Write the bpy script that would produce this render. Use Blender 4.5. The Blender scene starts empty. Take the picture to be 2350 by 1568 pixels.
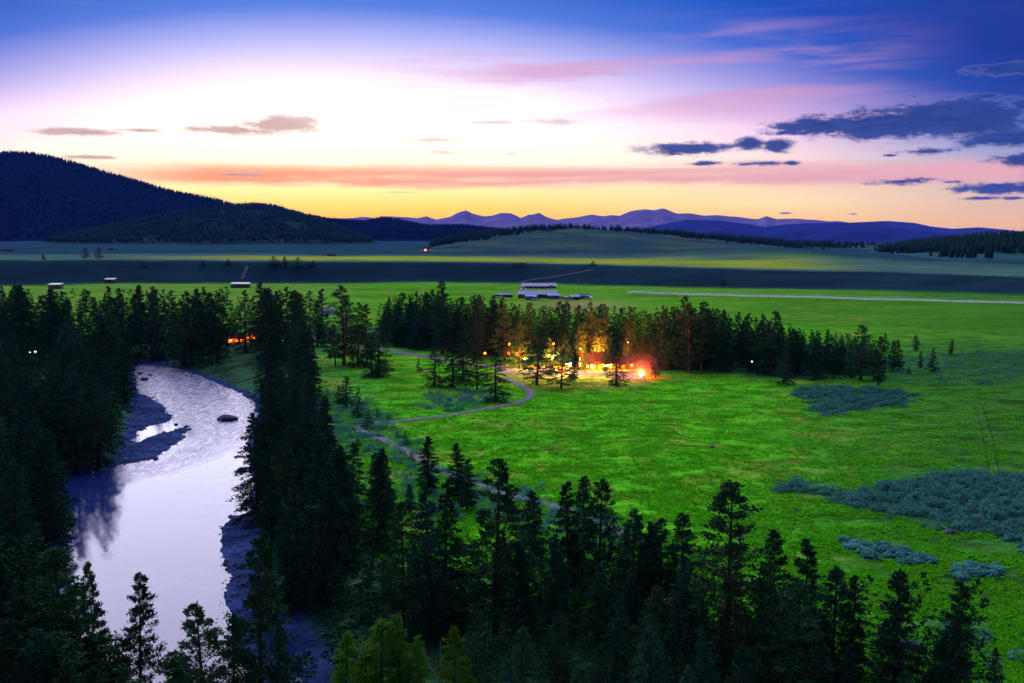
import bpy, math, random
import numpy as np
from mathutils import Vector, Matrix

R = math.radians
rng = np.random.default_rng(7)
random.seed(7)
SC = bpy.context.scene
COL = SC.collection

# ------------------------------------------------------------------ camera
CAM_Z, F_PX, U0, V0 = 55.0, 2285.0, 1175.0, 784.0      # focal length in pixels of a 2350 wide picture
PITCH = math.atan((784 - 535) / F_PX)
cam = bpy.data.cameras.new('camera')
cam.lens = 36.0 * F_PX / 2350.0
cam.sensor_width = 36.0
cam.clip_start = 0.5
cam.clip_end = 200000
camo = bpy.data.objects.new('camera', cam)
camo.location = (0, 0, CAM_Z)
camo.rotation_euler = (math.pi / 2 - PITCH, 0, 0)
COL.objects.link(camo)
SC.camera = camo

# ------------------------------------------------------------------ world
SUN_AZ, SUN_EL = -13.0, 32.0          # degrees; azimuth is measured from +Y towards +X


class NT:
    """small helper that wires shader nodes"""
    def __init__(self, tree):
        self.t = tree
        tree.nodes.clear()

    def n(self, kind, **kw):
        nd = self.t.nodes.new(kind)
        for k, v in kw.items():
            setattr(nd, k, v)
        return nd

    def put(self, sock, v):
        if v is None:
            return
        if isinstance(v, bpy.types.NodeSocket):
            self.t.links.new(v, sock)
        else:
            sock.default_value = v

    def m(self, op, a, b=None, c=None, clamp=False):
        nd = self.n('ShaderNodeMath', operation=op, use_clamp=clamp)
        for i, v in enumerate((a, b, c)):
            self.put(nd.inputs[i], v)
        return nd.outputs[0]

    def vm(self, op, a, b=None, c=None, out=0):
        nd = self.n('ShaderNodeVectorMath', operation=op)
        for i, v in enumerate((a, b, c)):
            self.put(nd.inputs[i], v)
        return nd.outputs['Value'] if out else nd.outputs['Vector']

    def ss(self, x, a, b, lo=0.0, hi=1.0):
        nd = self.n('ShaderNodeMapRange', interpolation_type='SMOOTHSTEP')
        self.put(nd.inputs[0], x)
        for i, v in zip((1, 2, 3, 4), (a, b, lo, hi)):
            nd.inputs[i].default_value = v
        return nd.outputs[0]

    def mix(self, f, a, b, blend='MIX'):
        nd = self.n('ShaderNodeMix', data_type='RGBA', blend_type=blend)
        nd.clamp_result = False
        self.put(nd.inputs[0], f)
        self.put(nd.inputs[6], a)
        self.put(nd.inputs[7], b)
        return nd.outputs[2]

    def noise(self, vec, scale, detail=4, rough=0.55, dist=0.0):
        nd = self.n('ShaderNodeTexNoise')
        self.put(nd.inputs['Vector'], vec)
        nd.inputs['Scale'].default_value = scale
        nd.inputs['Detail'].default_value = detail
        nd.inputs['Roughness'].default_value = rough
        nd.inputs['Distortion'].default_value = dist
        return nd.outputs['Fac']

    def ramp(self, fac, stops):
        nd = self.n('ShaderNodeValToRGB')
        cr = nd.color_ramp
        while len(cr.elements) > 1:
            cr.elements.remove(cr.elements[-1])
        cr.elements[0].position = stops[0][0]
        cr.elements[0].color = (*stops[0][1], 1)
        for p, c in stops[1:]:
            e = cr.elements.new(p)
            e.color = (*c, 1)
        self.put(nd.inputs[0], fac)
        return nd.outputs['Color']


def px_az(u):
    return math.degrees(math.atan((u - U0) / F_PX))


def px_el(v):
    return math.degrees(math.atan((V0 - v) / F_PX) - PITCH)


def s2l(c):
    return tuple((x / 255 / 12.92) if x / 255 <= .04045 else ((x / 255 + .055) / 1.055) ** 2.4 for x in c)


world = bpy.data.worlds.new('World')
SC.world = world
world.use_nodes = True
w = NT(world.node_tree)
tc = w.n('ShaderNodeTexCoord')
sep = w.n('ShaderNodeSeparateXYZ')
w.t.links.new(tc.outputs['Generated'], sep.inputs[0])
az = w.m('MULTIPLY', w.m('ARCTAN2', sep.outputs[0], sep.outputs[1]), 180 / math.pi)
el = w.m('MULTIPLY', w.m('ARCSINE', sep.outputs[2]), 180 / math.pi)
comb = w.n('ShaderNodeCombineXYZ')
w.put(comb.inputs[0], az)
w.put(comb.inputs[1], el)
P = comb.outputs[0]
daz = w.m('ADD', az, 9.0)
# the blue comes lower with distance from the glow where the sun went down
sag = w.m('MULTIPLY', w.m('MINIMUM', w.m('MULTIPLY', daz, daz), 1500.0), w.ss(daz, -6.0, 6.0, 0.0078, 0.0046))
el2 = w.m('ADD', el, w.m('MULTIPLY', sag, w.ss(el, 2.5, 8.0)))


def epos(e):
    return max(0.0, min(1.0, math.sqrt(max(0.0, e + 1) / 91.0)))


fac = w.m('SQRT', w.m('DIVIDE', w.m('MAXIMUM', w.m('ADD', el2, 1.0), 0.0), 91.0))
glow = w.ramp(fac, [(epos(e), c) for e, c in [
    (-1, (1.1, .42, .0)), (0.7, (1.2, .55, .0)), (1.5, (1.22, .80, .04)), (2.3, (1.3, 1.02, .28)), (3.2, (1.35, 1.15, .75)),
    (4.6, (1.45, 1.25, .92)), (7.6, (1.35, 1.15, 1.22)), (9.2, (.90, .78, 1.08)), (10.6, (.46, .48, .94)), (12.2, (.08, .21, .76)),
    (14.5, (.0, .12, .58)), (25, (.06, .13, .50)), (45, (.08, .14, .42)), (90, (.10, .16, .40))]])
side = w.ramp(fac, [(epos(e), c) for e, c in [
    (-1, (1.0, .50, .12)), (0.7, (1.15, .66, .20)), (1.8, (1.20, .88, .40)), (3.0, (1.05, .66, .48)), (4.6, (1.05, .76, .72)),
    (7.5, (.84, .56, .84)), (10.0, (.40, .32, .72)), (12.3, (.04, .12, .60)), (14.5, (.0, .06, .48)),
    (25, (.03, .09, .42)), (45, (.07, .13, .40)), (90, (.10, .16, .40))]])
far = w.ramp(fac, [(epos(e), c) for e, c in [
    (-1, (.80, .42, .22)), (0.7, (.95, .55, .28)), (2.2, (.82, .55, .40)), (3.4, (.60, .45, .52)), (5.5, (.30, .34, .60)),
    (8.5, (.05, .15, .52)), (11.5, (.0, .045, .36)), (15, (.0, .025, .27)), (25, (.02, .06, .33)), (45, (.07, .13, .40)), (90, (.10, .16, .40))]])
back = w.ramp(fac, [(epos(e), c) for e, c in [
    (-1, (.10, .13, .30)), (4, (.22, .20, .42)), (12, (.12, .16, .42)), (30, (.09, .14, .40)), (90, (.10, .16, .40))]])
adaz = w.m('ABSOLUTE', daz)
sky = w.mix(w.ss(adaz, 4.0, 29.0), glow, side)
sky = w.mix(w.ss(adaz, 22.0, 37.0), sky, far)
sky = w.mix(w.ss(adaz, 45.0, 120.0), sky, back)
clear_sky = sky

# thin high cloud: long streaks lit from below
streakP = w.vm('MULTIPLY_ADD', P, (.050, .62, 0), (0, 0, 3.1))
st = w.noise(streakP, 1.15, 4, .58, .35)
eltilt = w.m('ADD', el, w.m('MULTIPLY', az, 0.045))
highband = w.m('MULTIPLY', w.ss(eltilt, 5.4, 8.4), w.ss(eltilt, 12.6, 10.4))
pink = w.m('MULTIPLY', w.m('MULTIPLY', w.ss(st, .42, .66), highband), w.ss(az, -14.0, 3.0))
pink = w.m('MULTIPLY', pink, w.ss(az, 25.0, 13.0))
sky = w.mix(w.m('MULTIPLY', pink, .75), sky, (.68, .33, .56, 1))
faint = w.m('MULTIPLY', w.m('MULTIPLY', w.ss(st, .5, .75), w.ss(el, 9.5, 12.0)), w.ss(el, 32.0, 16.0))
faint = w.m('MULTIPLY', faint, w.m('MULTIPLY', w.ss(az, -54.0, -30.0), w.ss(az, 24.0, 12.0)))
sky = w.mix(w.m('MULTIPLY', faint, .16), sky, (.42, .28, .55, 1))
# the long orange bank low over the horizon
lowp = w.noise(w.vm('MULTIPLY', P, (.06, .75, 0)), 1.0, 4, .6, .3)
lowel = w.m('ADD', el, w.m('MULTIPLY', w.m('SUBTRACT', lowp, .5), 1.5))
band = w.m('MULTIPLY', w.ss(lowel, 2.35, 2.95), w.ss(lowel, 4.15, 3.3))
band = w.m('MULTIPLY', band, w.ss(lowp, .30, .55, .55, 1.0))
band = w.m('MULTIPLY', band, w.m('MULTIPLY', w.ss(az, -26.0, -16.0), w.ss(az, 60.0, 35.0)))
bandc = w.mix(w.ss(az, -20.0, 20.0), (1.0, .33, .12, 1), (.85, .42, .46, 1))
sky = w.mix(band, sky, bandc)

# separate clouds: soft ellipses broken up by turbulence
BLOBS = [(655, 291, 100, 23), (560, 308, 120, 11), (200, 322, 110, 9), (330, 314, 60, 5), (1000, 322, 80, 7), (1020, 350, 50, 5), (1170, 353, 25, 4),
         (1265, 280, 70, 8), (1135, 281, 50, 5), (225, 374, 75, 6), (560, 406, 60, 5), (925, 442, 50, 2.5),
         (1560, 345, 135, 17), (1715, 335, 40, 19), (1775, 340, 42, 20), (1610, 378, 42, 7), (1735, 381, 60, 7), (1808, 379, 18, 6),
         (1880, 300, 140, 24), (2010, 300, 190, 38), (2130, 290, 120, 48), (2220, 300, 110, 52), (2300, 340, 120, 22), (1790, 313, 50, 9),
         (2110, 362, 70, 9), (2030, 368, 20, 4), (2340, 272, 50, 12), (2060, 425, 75, 9), (2170, 428, 25, 4), (2280, 442, 95, 14), (2360, 440, 60, 20),
         (2240, 463, 38, 5), (2320, 463, 30, 4), (2330, 385, 70, 17), (2310, 196, 95, 14), (2250, 250, 30, 6), (1800, 491, 22, 3), (1950, 494, 12, 2),
         (2450, 300, 120, 40), (2550, 420, 160, 22)]
turb = w.noise(w.vm('MULTIPLY', P, (.6, 2.0, 0)), 1.0, 5, .62, .2)
fine = w.noise(w.vm('MULTIPLY', P, (3.2, 6.0, 0)), 1.0, 4, .6)
best = None
for (u, v, ru, rv) in BLOBS:
    a_, e_ = px_az(u), px_el(v)
    ra, re_ = ru / F_PX * 57.3, rv / F_PX * 57.3
    q = w.vm('MULTIPLY_ADD', P, (1 / ra, 1 / re_, 0), (-a_ / ra, -e_ / re_, 0))
    ln = w.vm('LENGTH', q, out=1)
    d_ = w.m('MULTIPLY', w.m('SUBTRACT', 1.0, ln), min(1.0, 0.55 + rv / 60))
    best = d_ if best is None else w.m('MAXIMUM', best, d_)
edge = w.m('ADD', best, w.m('ADD', w.m('MULTIPLY', w.m('SUBTRACT', turb, .5), 1.7), w.m('MULTIPLY', w.m('SUBTRACT', fine, .5), .6)))
near_cloud = w.ss(best, -.55, -.1)
edge = w.m('SUBTRACT', w.m('MULTIPLY', edge, near_cloud), w.m('SUBTRACT', .6, w.m('MULTIPLY', near_cloud, .6)))
cden = w.ss(edge, -.16, .55)
ccol = w.mix(w.ss(az, 1.0, 9.0), (.34, .19, .22, 1), (.002, .026, .20, 1))
ccol = w.mix(w.ss(turb, .35, .68), ccol, w.mix(w.ss(az, 1.0, 9.0), (.55, .33, .32, 1), (.012, .05, .29, 1)))
crim = w.mix(w.ss(az, -5.0, 12.0), (.85, .46, .34, 1), (.20, .20, .50, 1))
ccol = w.mix(w.ss(edge, .0, .34), crim, ccol)
opac = w.m('MAXIMUM', w.ss(az, 4.0, 9.0, 0.0, .99), w.ss(az, -16.0, -4.0, .85, .50))
sky = w.mix(w.m('MULTIPLY', cden, opac), sky, ccol)

nishita = w.n('ShaderNodeTexSky', sky_type='NISHITA')
nishita.sun_disc = False
nishita.sun_elevation = R(2.0)
nishita.sun_rotation = R(SUN_AZ)
nishita.altitude = 1200
bg1 = w.n('ShaderNodeBackground')
bg1.inputs['Strength'].default_value = 0.006
w.t.links.new(nishita.outputs[0], bg1.inputs[0])
bg2 = w.n('ShaderNodeBackground')
bg2.inputs['Strength'].default_value = 0.86
w.t.links.new(sky, bg2.inputs[0])
# where there is no cloud the cloud branch is not evaluated at all
bg3 = w.n('ShaderNodeBackground')
bg3.inputs['Strength'].default_value = 0.86
w.t.links.new(clear_sky, bg3.inputs[0])
cloudy = w.m('MULTIPLY', w.m('MULTIPLY', w.m('LESS_THAN', el, 32.0), w.m('GREATER_THAN', el, -1.0)), w.m('LESS_THAN', w.m('ABSOLUTE', w.m('SUBTRACT', az, 3.0)), 57.0))
mixw = w.n('ShaderNodeMixShader')
w.t.links.new(cloudy, mixw.inputs[0])
w.t.links.new(bg3.outputs[0], mixw.inputs[1])
w.t.links.new(bg2.outputs[0], mixw.inputs[2])
addw = w.n('ShaderNodeAddShader')
w.t.links.new(bg1.outputs[0], addw.inputs[0])
w.t.links.new(mixw.outputs[0], addw.inputs[1])
wo = w.n('ShaderNodeOutputWorld')
w.t.links.new(addw.outputs[0], wo.inputs['Surface'])

# ------------------------------------------------------------------ sun (afterglow: broad and soft)
sun = bpy.data.lights.new('sun', 'SUN')
sun.energy = 3.9
sun.angle = R(92)
sun.color = (.93, .89, 1.0)
suno = bpy.data.objects.new('sun', sun)
COL.objects.link(suno)
sd = Vector((math.sin(R(SUN_AZ)) * math.cos(R(SUN_EL)), math.cos(R(SUN_AZ)) * math.cos(R(SUN_EL)), math.sin(R(SUN_EL))))
suno.rotation_euler = sd.to_track_quat('Z', 'Y').to_euler()

SC.view_settings.view_transform = 'Standard'
SC.view_settings.look = 'None'
SC.view_settings.exposure = 0.25
SC.view_settings.gamma = 1.0
SC.view_settings.use_curve_mapping = False
SC.render.engine = 'CYCLES'
SC.cycles.use_denoising = True
SC.cycles.max_bounces = 5
SC.cycles.diffuse_bounces = 1
SC.cycles.use_adaptive_sampling = True
SC.cycles.adaptive_threshold = 0.03
SC.cycles.glossy_bounces = 2
SC.cycles.volume_bounces = 0
SC.cycles.transparent_max_bounces = 4
SC.cycles.caustics_reflective = False
SC.cycles.caustics_refractive = False
SC.cycles.sample_clamp_indirect = 4.0

# ------------------------------------------------------------------ projection helpers
CP, SP = math.cos(PITCH), math.sin(PITCH)


def ray(u, v):
    a, b = (u - U0) / F_PX, (V0 - v) / F_PX
    return np.array([a, CP + b * SP, -SP + b * CP])


def at(u, v, z=0.0):
    d = ray(u, v)
    t = (z - CAM_Z) / d[2]
    return np.array([d[0] * t, d[1] * t])


def z_for(y, v):
    """height of a point at forward distance y that shows on picture row v"""
    b = (V0 - v) / F_PX
    return CAM_Z + (b * y * CP - y * SP) / (CP + b * SP)


def poly(pts, z=0.0):
    return np.array([at(u, v, z) for u, v in pts])


def inside(x, y, pg):
    r = np.zeros(x.shape, bool)
    n = len(pg)
    j = n - 1
    for i in range(n):
        xi, yi = pg[i]
        xj, yj = pg[j]
        c = ((yi > y) != (yj > y)) & (x < (xj - xi) * (y - yi) / (yj - yi + 1e-12) + xi)
        r ^= c
        j = i
    return r


def pdist(x, y, pg, closed=True):
    best = np.full(x.shape, 1e9)
    n = len(pg)
    for i in range(n if closed else n - 1):
        ax, ay = pg[i]
        bx, by = pg[(i + 1) % n]
        dx, dy = bx - ax, by - ay
        t = np.clip(((x - ax) * dx + (y - ay) * dy) / (dx * dx + dy * dy + 1e-12), 0, 1)
        best = np.minimum(best, np.hypot(x - ax - t * dx, y - ay - t * dy))
    return best


def sdist(x, y, pg):
    d = pdist(x, y, pg)
    return np.where(inside(x, y, pg), -d, d)


def sst(x, a, b):
    t = np.clip((x - a) / (b - a), 0, 1)
    return t * t * (3 - 2 * t)


_w = np.random.default_rng(3)
_WD = [(_w.uniform(0, 6.283), _w.uniform(0, 6.283), _w.uniform(.7, 1.4)) for _ in range(48)]


def wav(x, y, scale, k=0, n=8):
    """cheap smooth noise, about -1..1"""
    s = 0
    for i in range(n):
        th, ph, f = _WD[(k * 8 + i) % 48]
        q = 6.283 * f / scale
        s = s + np.sin((x * math.cos(th) + y * math.sin(th)) * q + ph + 1.3 * np.sin((x * math.sin(th) - y * math.cos(th)) * q * .6 + ph * 2))
    return s / (n * .62)


# ------------------------------------------------------------------ the shape of the land
WATER_Z = -3.5
RIVER = poly([(306, 844), (330, 836), (375, 839), (430, 852), (480, 872), (530, 893), (580, 918), (590, 950), (572, 990), (570, 1050), (578, 1110),
              (576, 1150), (568, 1176), (536, 1186), (514, 1200), (510, 1240), (519, 1290), (525, 1330), (518, 1380), (530, 1450), (565, 1568),
              (600, 1720), (640, 1900), (120, 1900), (110, 1700), (105, 1568), (108, 1400), (118, 1280), (128, 1200), (130, 1110), (140, 1088),
              (250, 1080), (270, 1066), (310, 1062), (362, 1052), (400, 1020), (430, 988), (436, 978), (420, 976), (390, 988), (335, 1008),
              (298, 1022), (302, 1006), (322, 986), (346, 976), (366, 974), (388, 968), (398, 960), (376, 934), (350, 914), (322, 906), (308, 884)], WATER_Z)
CHANNEL = poly([(640, 1478), (668, 1466), (692, 1500), (706, 1540), (724, 1610), (735, 1750), (668, 1750), (660, 1600), (655, 1520)], WATER_Z)
GRAVEL = [poly(p, -3) for p in (
    [(240, 1088), (265, 1030), (330, 1000), (440, 970), (440, 1000), (370, 1064), (280, 1074)],
    [(505, 1195), (600, 1155), (610, 1300), (600, 1420), (560, 1470), (520, 1400), (505, 1260)],
    [(300, 890), (330, 890), (410, 960), (360, 985), (300, 1020), (285, 960)],
    [(605, 1385), (680, 1400), (770, 1490), (790, 1600), (760, 1750), (640, 1750), (620, 1480)],
    [(300, 850), (310, 826), (380, 828), (480, 860), (590, 905), (590, 925), (520, 900), (430, 862), (340, 846)])]


# distances to the shores, read from a fine raster
_SX, _SY, _SS = -330.0, 20.0, 1.5
_gx, _gy = np.meshgrid(np.arange(_SX, 140, _SS), np.arange(_SY, 560, _SS))
_RD = np.minimum(sdist(_gx, _gy, RIVER), sdist(_gx, _gy, CHANNEL))
_GDR = np.min([sdist(_gx, _gy, g) for g in GRAVEL], axis=0)


def look(T, x, y):
    fx_ = np.clip((np.asarray(x, float) - _SX) / _SS, 0, T.shape[1] - 1.001)
    fy_ = np.clip((np.asarray(y, float) - _SY) / _SS, 0, T.shape[0] - 1.001)
    i, j = fx_.astype(int), fy_.astype(int)
    a, b = fx_ - i, fy_ - j
    return (T[j, i] * (1 - a) + T[j, i + 1] * a) * (1 - b) + (T[j + 1, i] * (1 - a) + T[j + 1, i + 1] * a) * b


def shore(x, y):
    return look(_RD, x, y)


def foot_d(azd):
    return np.interp(azd, [-60, -27, 27, 60], [1230, 1190, 1000, 960])


def bench_h(azd):
    return np.interp(azd, [-60, -27, 0, 14, 27, 60], [25, 24, 19.5, 15, 12, 11])


def ground(x, y):
    x = np.asarray(x, float)
    y = np.asarray(y, float)
    d = np.hypot(x, y)
    azd = np.degrees(np.arctan2(x, np.maximum(y, 1e-3)))
    h = .35 * wav(x, y, 90, 0) + .12 * wav(x, y, 23, 1)
    h = h * sst(d, 60, 200)
    near = (d < 700)
    if near.any():
        xs, ys = x[near], y[near]
        rd = shore(xs, ys) + .9 * wav(xs, ys, 27, 2) + .55 * wav(xs, ys, 9.3, 5) + .35 * wav(xs, ys, 3.7, 3)
        gd = look(_GDR, xs, ys)
        bank = sst(rd, 0, 20)
        gb = np.clip(rd, 0, 60) * .035
        gmask = sst(gd, 3, -3)
        up = h[near] * bank + (-3.5) * (1 - bank) + .02
        up = up * (1 - gmask) + (WATER_Z + gb + .05 * wav(xs, ys, 3.1, 4)) * gmask
        low = WATER_Z + np.maximum(rd * .16, -2.2)
        h[near] = np.where(rd > 0, np.maximum(up, WATER_Z), low)
    h = h + 50 * (1 - sst(d, 4, 58))
    # the terrace across the valley and the plain above it
    fd = foot_d(azd) + 26 * wav(x, y, 420, 2) + 9 * wav(x, y, 120, 3)
    bh = bench_h(azd)
    h = h + bh * sst(d, fd, fd + 85) + np.maximum(d - fd, 0) * .0008
    h = h + sst(d, 1350, 2200) * sst(azd, 5, 16) * 5.0 * wav(x, y, 520, 4)
    h = h + sst(d, 1200, 1900) * 1.6 * wav(x, y, 300, 5)
    h = h - 190 * sst(d, 2550, 5200) * sst(azd, 7, 12)
    # low green swell at the foot of the grass hill
    h = h + 17 * np.exp(-((azd - 14) / 7.5) ** 2 - ((d - 1650) / 190) ** 2)
    return h


def crest(pts, D, base, lower=0):
    a = np.array([px_az(u) for u, v in pts])
    z = np.array([z_for(D, v + lower) for u, v in pts]) - base
    return a, z


HILLS = []      # name, azimuths, crest heights, near foot, crest distance, far foot, base height, roughness


def add_hill(name, pts, d0, D, d1, base, rough, shape=1.0):
    a, z = crest(pts, D, base, 10 if 2500 < D < 6000 else 0)
    HILLS.append(dict(name=name, a=a, z=z, d0=d0, D=D, d1=d1, base=base, rough=rough, shape=shape))


add_hill('grass_hill', [(860, 590), (930, 575), (985, 556), (1060, 538), (1150, 524), (1250, 516), (1320, 514), (1420, 520), (1520, 527), (1640, 538),
                        (1760, 549), (1860, 562), (1960, 577), (2040, 590)], 1750, 2550, 3400, 24, .05)
add_hill('wooded_spur', [(1930, 590), (1990, 582), (2080, 567), (2180, 556), (2260, 549), (2350, 545), (2500, 535), (2800, 520), (3300, 515), (4000, 530)], 1560, 2150, 2900, 16, .07)
add_hill('forest_foothill', [(-60, 556), (60, 552), (180, 530), (300, 505), (420, 481), (500, 474), (560, 470), (620, 474), (700, 488), (760, 508), (830, 535), (900, 557), (960, 572)],
         2900, 3700, 4700, 24, .05)
add_hill('forest_mountain', [(-1600, 430), (-1200, 400), (-800, 360), (-400, 345), (0, 363), (90, 362), (150, 372), (240, 395), (330, 418), (400, 436), (500, 453), (545, 466), (590, 461),
                             (640, 468), (700, 486), (760, 497), (840, 503), (880, 493), (930, 502), (980, 512), (1060, 511), (1120, 517), (1220, 530), (1330, 560)],
         3900, 5600, 7500, 24, .05)
add_hill('blue_ridge', [(1380, 545), (1460, 527), (1520, 515), (1570, 505), (1650, 507), (1720, 516), (1750, 522), (1800, 516), (1860, 513), (1930, 512), (1990, 515), (2060, 524), (2140, 536), (2230, 550),
                        (2330, 566)], 6600, 8900, 9900, -175, .05, 1.0)
add_hill('far_ridge', [(1700, 560), (1850, 525), (1950, 512), (2030, 509), (2090, 513), (2130, 521), (2180, 526), (2240, 523), (2300, 528), (2350, 533), (2450, 538), (2600, 530), (2900, 525), (3300, 530)],
         8800, 10000, 10900, -175, .04, 1.1)
add_hill('mountain_range', [(600, 520), (760, 506), (830, 498), (860, 502), (900, 497), (930, 500), (960, 501), (980, 496), (1002, 504), (1035, 499), (1050, 491), (1070, 484), (1088, 492), (1110, 496),
                            (1130, 495), (1150, 489), (1172, 490), (1195, 500), (1213, 493), (1222, 494), (1237, 488), (1255, 496), (1278, 504), (1300, 501), (1330, 497), (1360, 492), (1385, 496),
                            (1402, 494), (1420, 496), (1445, 486), (1480, 479), (1500, 482), (1520, 481), (1550, 489), (1580, 489), (1610, 494), (1680, 498), (1735, 503), (1755, 496), (1778, 504),
                            (1830, 504), (1880, 506), (1910, 508), (1960, 515), (2060, 522), (2200, 535)], 9900, 11500, 12700, -60, .03, 1.2)


def hill_height(H, x, y):
    d = np.hypot(x, y)
    azd = np.degrees(np.arctan2(x, np.maximum(y, 1e-3)))
    c = np.interp(azd, H['a'], H['z'], left=H['z'][0], right=H['z'][-1])
    t = np.where(d < H['D'], np.clip((d - H['d0']) / (H['D'] - H['d0']), 0, 1), np.clip((H['d1'] - d) / (H['d1'] - H['D']), 0, 1))
    L = (H['D'] - H['d0'])
    g = .22 * wav(x, y, L * .5, 3) + .12 * wav(x, y, L * .2, 1) + H['rough'] * wav(x, y, L * .07, 2)
    t2 = t + g * t * (1 - t) * 1.6
    prof = np.clip(t2, 0, 1.0) ** H['shape']
    prof = .5 * prof + .5 * prof * prof * (3 - 2 * prof) if H['shape'] == 1.0 else prof
    return H['base'] + c * prof - 14 * (1 - sst(t, 0, .06))


def terrain(x, y):
    x = np.atleast_1d(np.asarray(x, float))
    y = np.atleast_1d(np.asarray(y, float))
    h = ground(x, y)
    d = np.hypot(x, y)
    for H in HILLS[:4]:
        m = (d > H['d0']) & (d < H['d1'])
        if m.any():
            h[m] = np.maximum(h[m], hill_height(H, x[m], y[m]))
    return h


_TS = np.geomspace(50, 9000, 330)


def hit(u, v):
    """where the line of sight through a picture point meets the land"""
    d = ray(u, v)
    x, y, z = d[0] * _TS, d[1] * _TS, CAM_Z + d[2] * _TS
    b = z - terrain(x, y)
    i = int(np.argmax(b < 0)) if (b < 0).any() else len(_TS) - 1
    if i == 0:
        i = 1
    t0, t1 = _TS[i - 1], _TS[i]
    ts = np.linspace(t0, t1, 24)
    b = CAM_Z + d[2] * ts - terrain(d[0] * ts, d[1] * ts)
    i = max(1, int(np.argmax(b < 0))) if (b < 0).any() else len(ts) - 1
    t = ts[i - 1] + b[i - 1] / (b[i - 1] - b[i] + 1e-9) * (ts[i] - ts[i - 1])
    px, py = d[0] * t, d[1] * t
    return float(px), float(py), float(terrain(px, py)[0])


# ------------------------------------------------------------------ object helpers
def mesh_np(name, V, F, mats=(), smooth=False, col=None):
    """mesh from numpy arrays; F is (n,3) or (n,4)"""
    me = bpy.data.meshes.new(name)
    V = np.asarray(V, np.float32)
    F = np.asarray(F, np.int32)
    n, k = F.shape
    me.vertices.add(len(V))
    me.vertices.foreach_set('co', V.ravel())
    me.loops.add(n * k)
    me.loops.foreach_set('vertex_index', F.ravel())
    me.polygons.add(n)
    me.polygons.foreach_set('loop_start', np.arange(0, n * k, k, dtype=np.int32))
    me.polygons.foreach_set('loop_total', np.full(n, k, np.int32))
    if smooth:
        me.polygons.foreach_set('use_smooth', np.ones(n, bool))
    if col is not None:
        at_ = me.attributes.new('Col', 'FLOAT_COLOR', 'POINT')
        c4 = np.ones((len(V), 4), np.float32)
        c4[:, :3] = col
        at_.data.foreach_set('color', c4.ravel())
    me.update(calc_edges=True)
    me.validate()
    for mt in mats:
        me.materials.append(mt)
    return me


def link(name, me, parent=None, loc=None, rot=None, **props):
    o = bpy.data.objects.new(name, me)
    COL.objects.link(o)
    if parent is not None:
        o.parent = parent
    if loc is not None:
        o.location = loc
    if rot is not None:
        o.rotation_euler = rot
    for k, v in props.items():
        if v is not None:
            o[k] = v
    return o


def thing(name, label, category, loc, rz=0, group=None):
    return link(name, None, None, loc, (0, 0, rz), label=label, category=category, group=group)


class MB:
    """collects boxes, tubes and prisms into one mesh"""
    def __init__(self):
        self.v, self.f = [], []

    def add(self, vs, fs):
        o = len(self.v)
        self.v += [tuple(p) for p in vs]
        self.f += [tuple(i + o for i in f) for f in fs]
        return self

    def box(self, x0, y0, z0, x1, y1, z1):
        vs = [(x, y, z) for z in (z0, z1) for y in (y0, y1) for x in (x0, x1)]
        return self.add(vs, [(0, 2, 3, 1), (4, 5, 7, 6), (0, 1, 5, 4), (2, 6, 7, 3), (0, 4, 6, 2), (1, 3, 7, 5)])

    def prism(self, pts, axis, a, b):
        """extrude a 2-d outline along x, y or z"""
        n = len(pts)
        def p3(p, t):
            return {'x': (t, p[0], p[1]), 'y': (p[0], t, p[1]), 'z': (p[0], p[1], t)}[axis]
        vs = [p3(p, a) for p in pts] + [p3(p, b) for p in pts]
        fs = [tuple(range(n))[::-1], tuple(range(n, 2 * n))] + [(i, (i + 1) % n, n + (i + 1) % n, n + i) for i in range(n)]
        return self.add(vs, fs)

    def tube(self, p, q, r0, r1=None, n=7):
        r1 = r0 if r1 is None else r1
        p, q = Vector(p), Vector(q)
        d = (q - p)
        if d.length < 1e-6:
            return self
        d.normalize()
        a = d.orthogonal().normalized()
        b = d.cross(a)
        vs = []
        for c, r in ((p, r0), (q, r1)):
            for i in range(n):
                t = 6.28318 * i / n
                vs.append(c + a * (math.cos(t) * r) + b * (math.sin(t) * r))
        fs = [(i, (i + 1) % n, n + (i + 1) % n, n + i) for i in range(n)] + [tuple(range(n))[::-1], tuple(range(n, 2 * n))]
        return self.add(vs, fs)

    def ball(self, c, r, nu=10, nv=6, sz=1.0):
        vs = [(c[0], c[1], c[2] + r * sz)]
        for j in range(1, nv):
            ph = math.pi * j / nv
            for i in range(nu):
                t = 6.28318 * i / nu
                vs.append((c[0] + r * math.sin(ph) * math.cos(t), c[1] + r * math.sin(ph) * math.sin(t), c[2] + r * sz * math.cos(ph)))
        vs.append((c[0], c[1], c[2] - r * sz))
        fs = [(0, 1 + i, 1 + (i + 1) % nu) for i in range(nu)]
        for j in range(nv - 2):
            o = 1 + j * nu
            fs += [(o + i, o + nu + i, o + nu + (i + 1) % nu, o + (i + 1) % nu) for i in range(nu)]
        o = 1 + (nv - 2) * nu
        fs += [(o + (i + 1) % nu, o + i, len(vs) - 1) for i in range(nu)]
        return self.add(vs, fs)

    def mesh(self, name, mat, smooth=False):
        me = bpy.data.meshes.new(name)
        me.from_pydata(self.v, [], self.f)
        me.materials.append(mat)
        if smooth:
            me.polygons.foreach_set('use_smooth', np.ones(len(me.polygons), bool))
        me.update()
        return me

    def build(self, name, mat, parent=None, smooth=False, **kw):
        return link(name, self.mesh(name, mat, smooth), parent, **kw)


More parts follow.
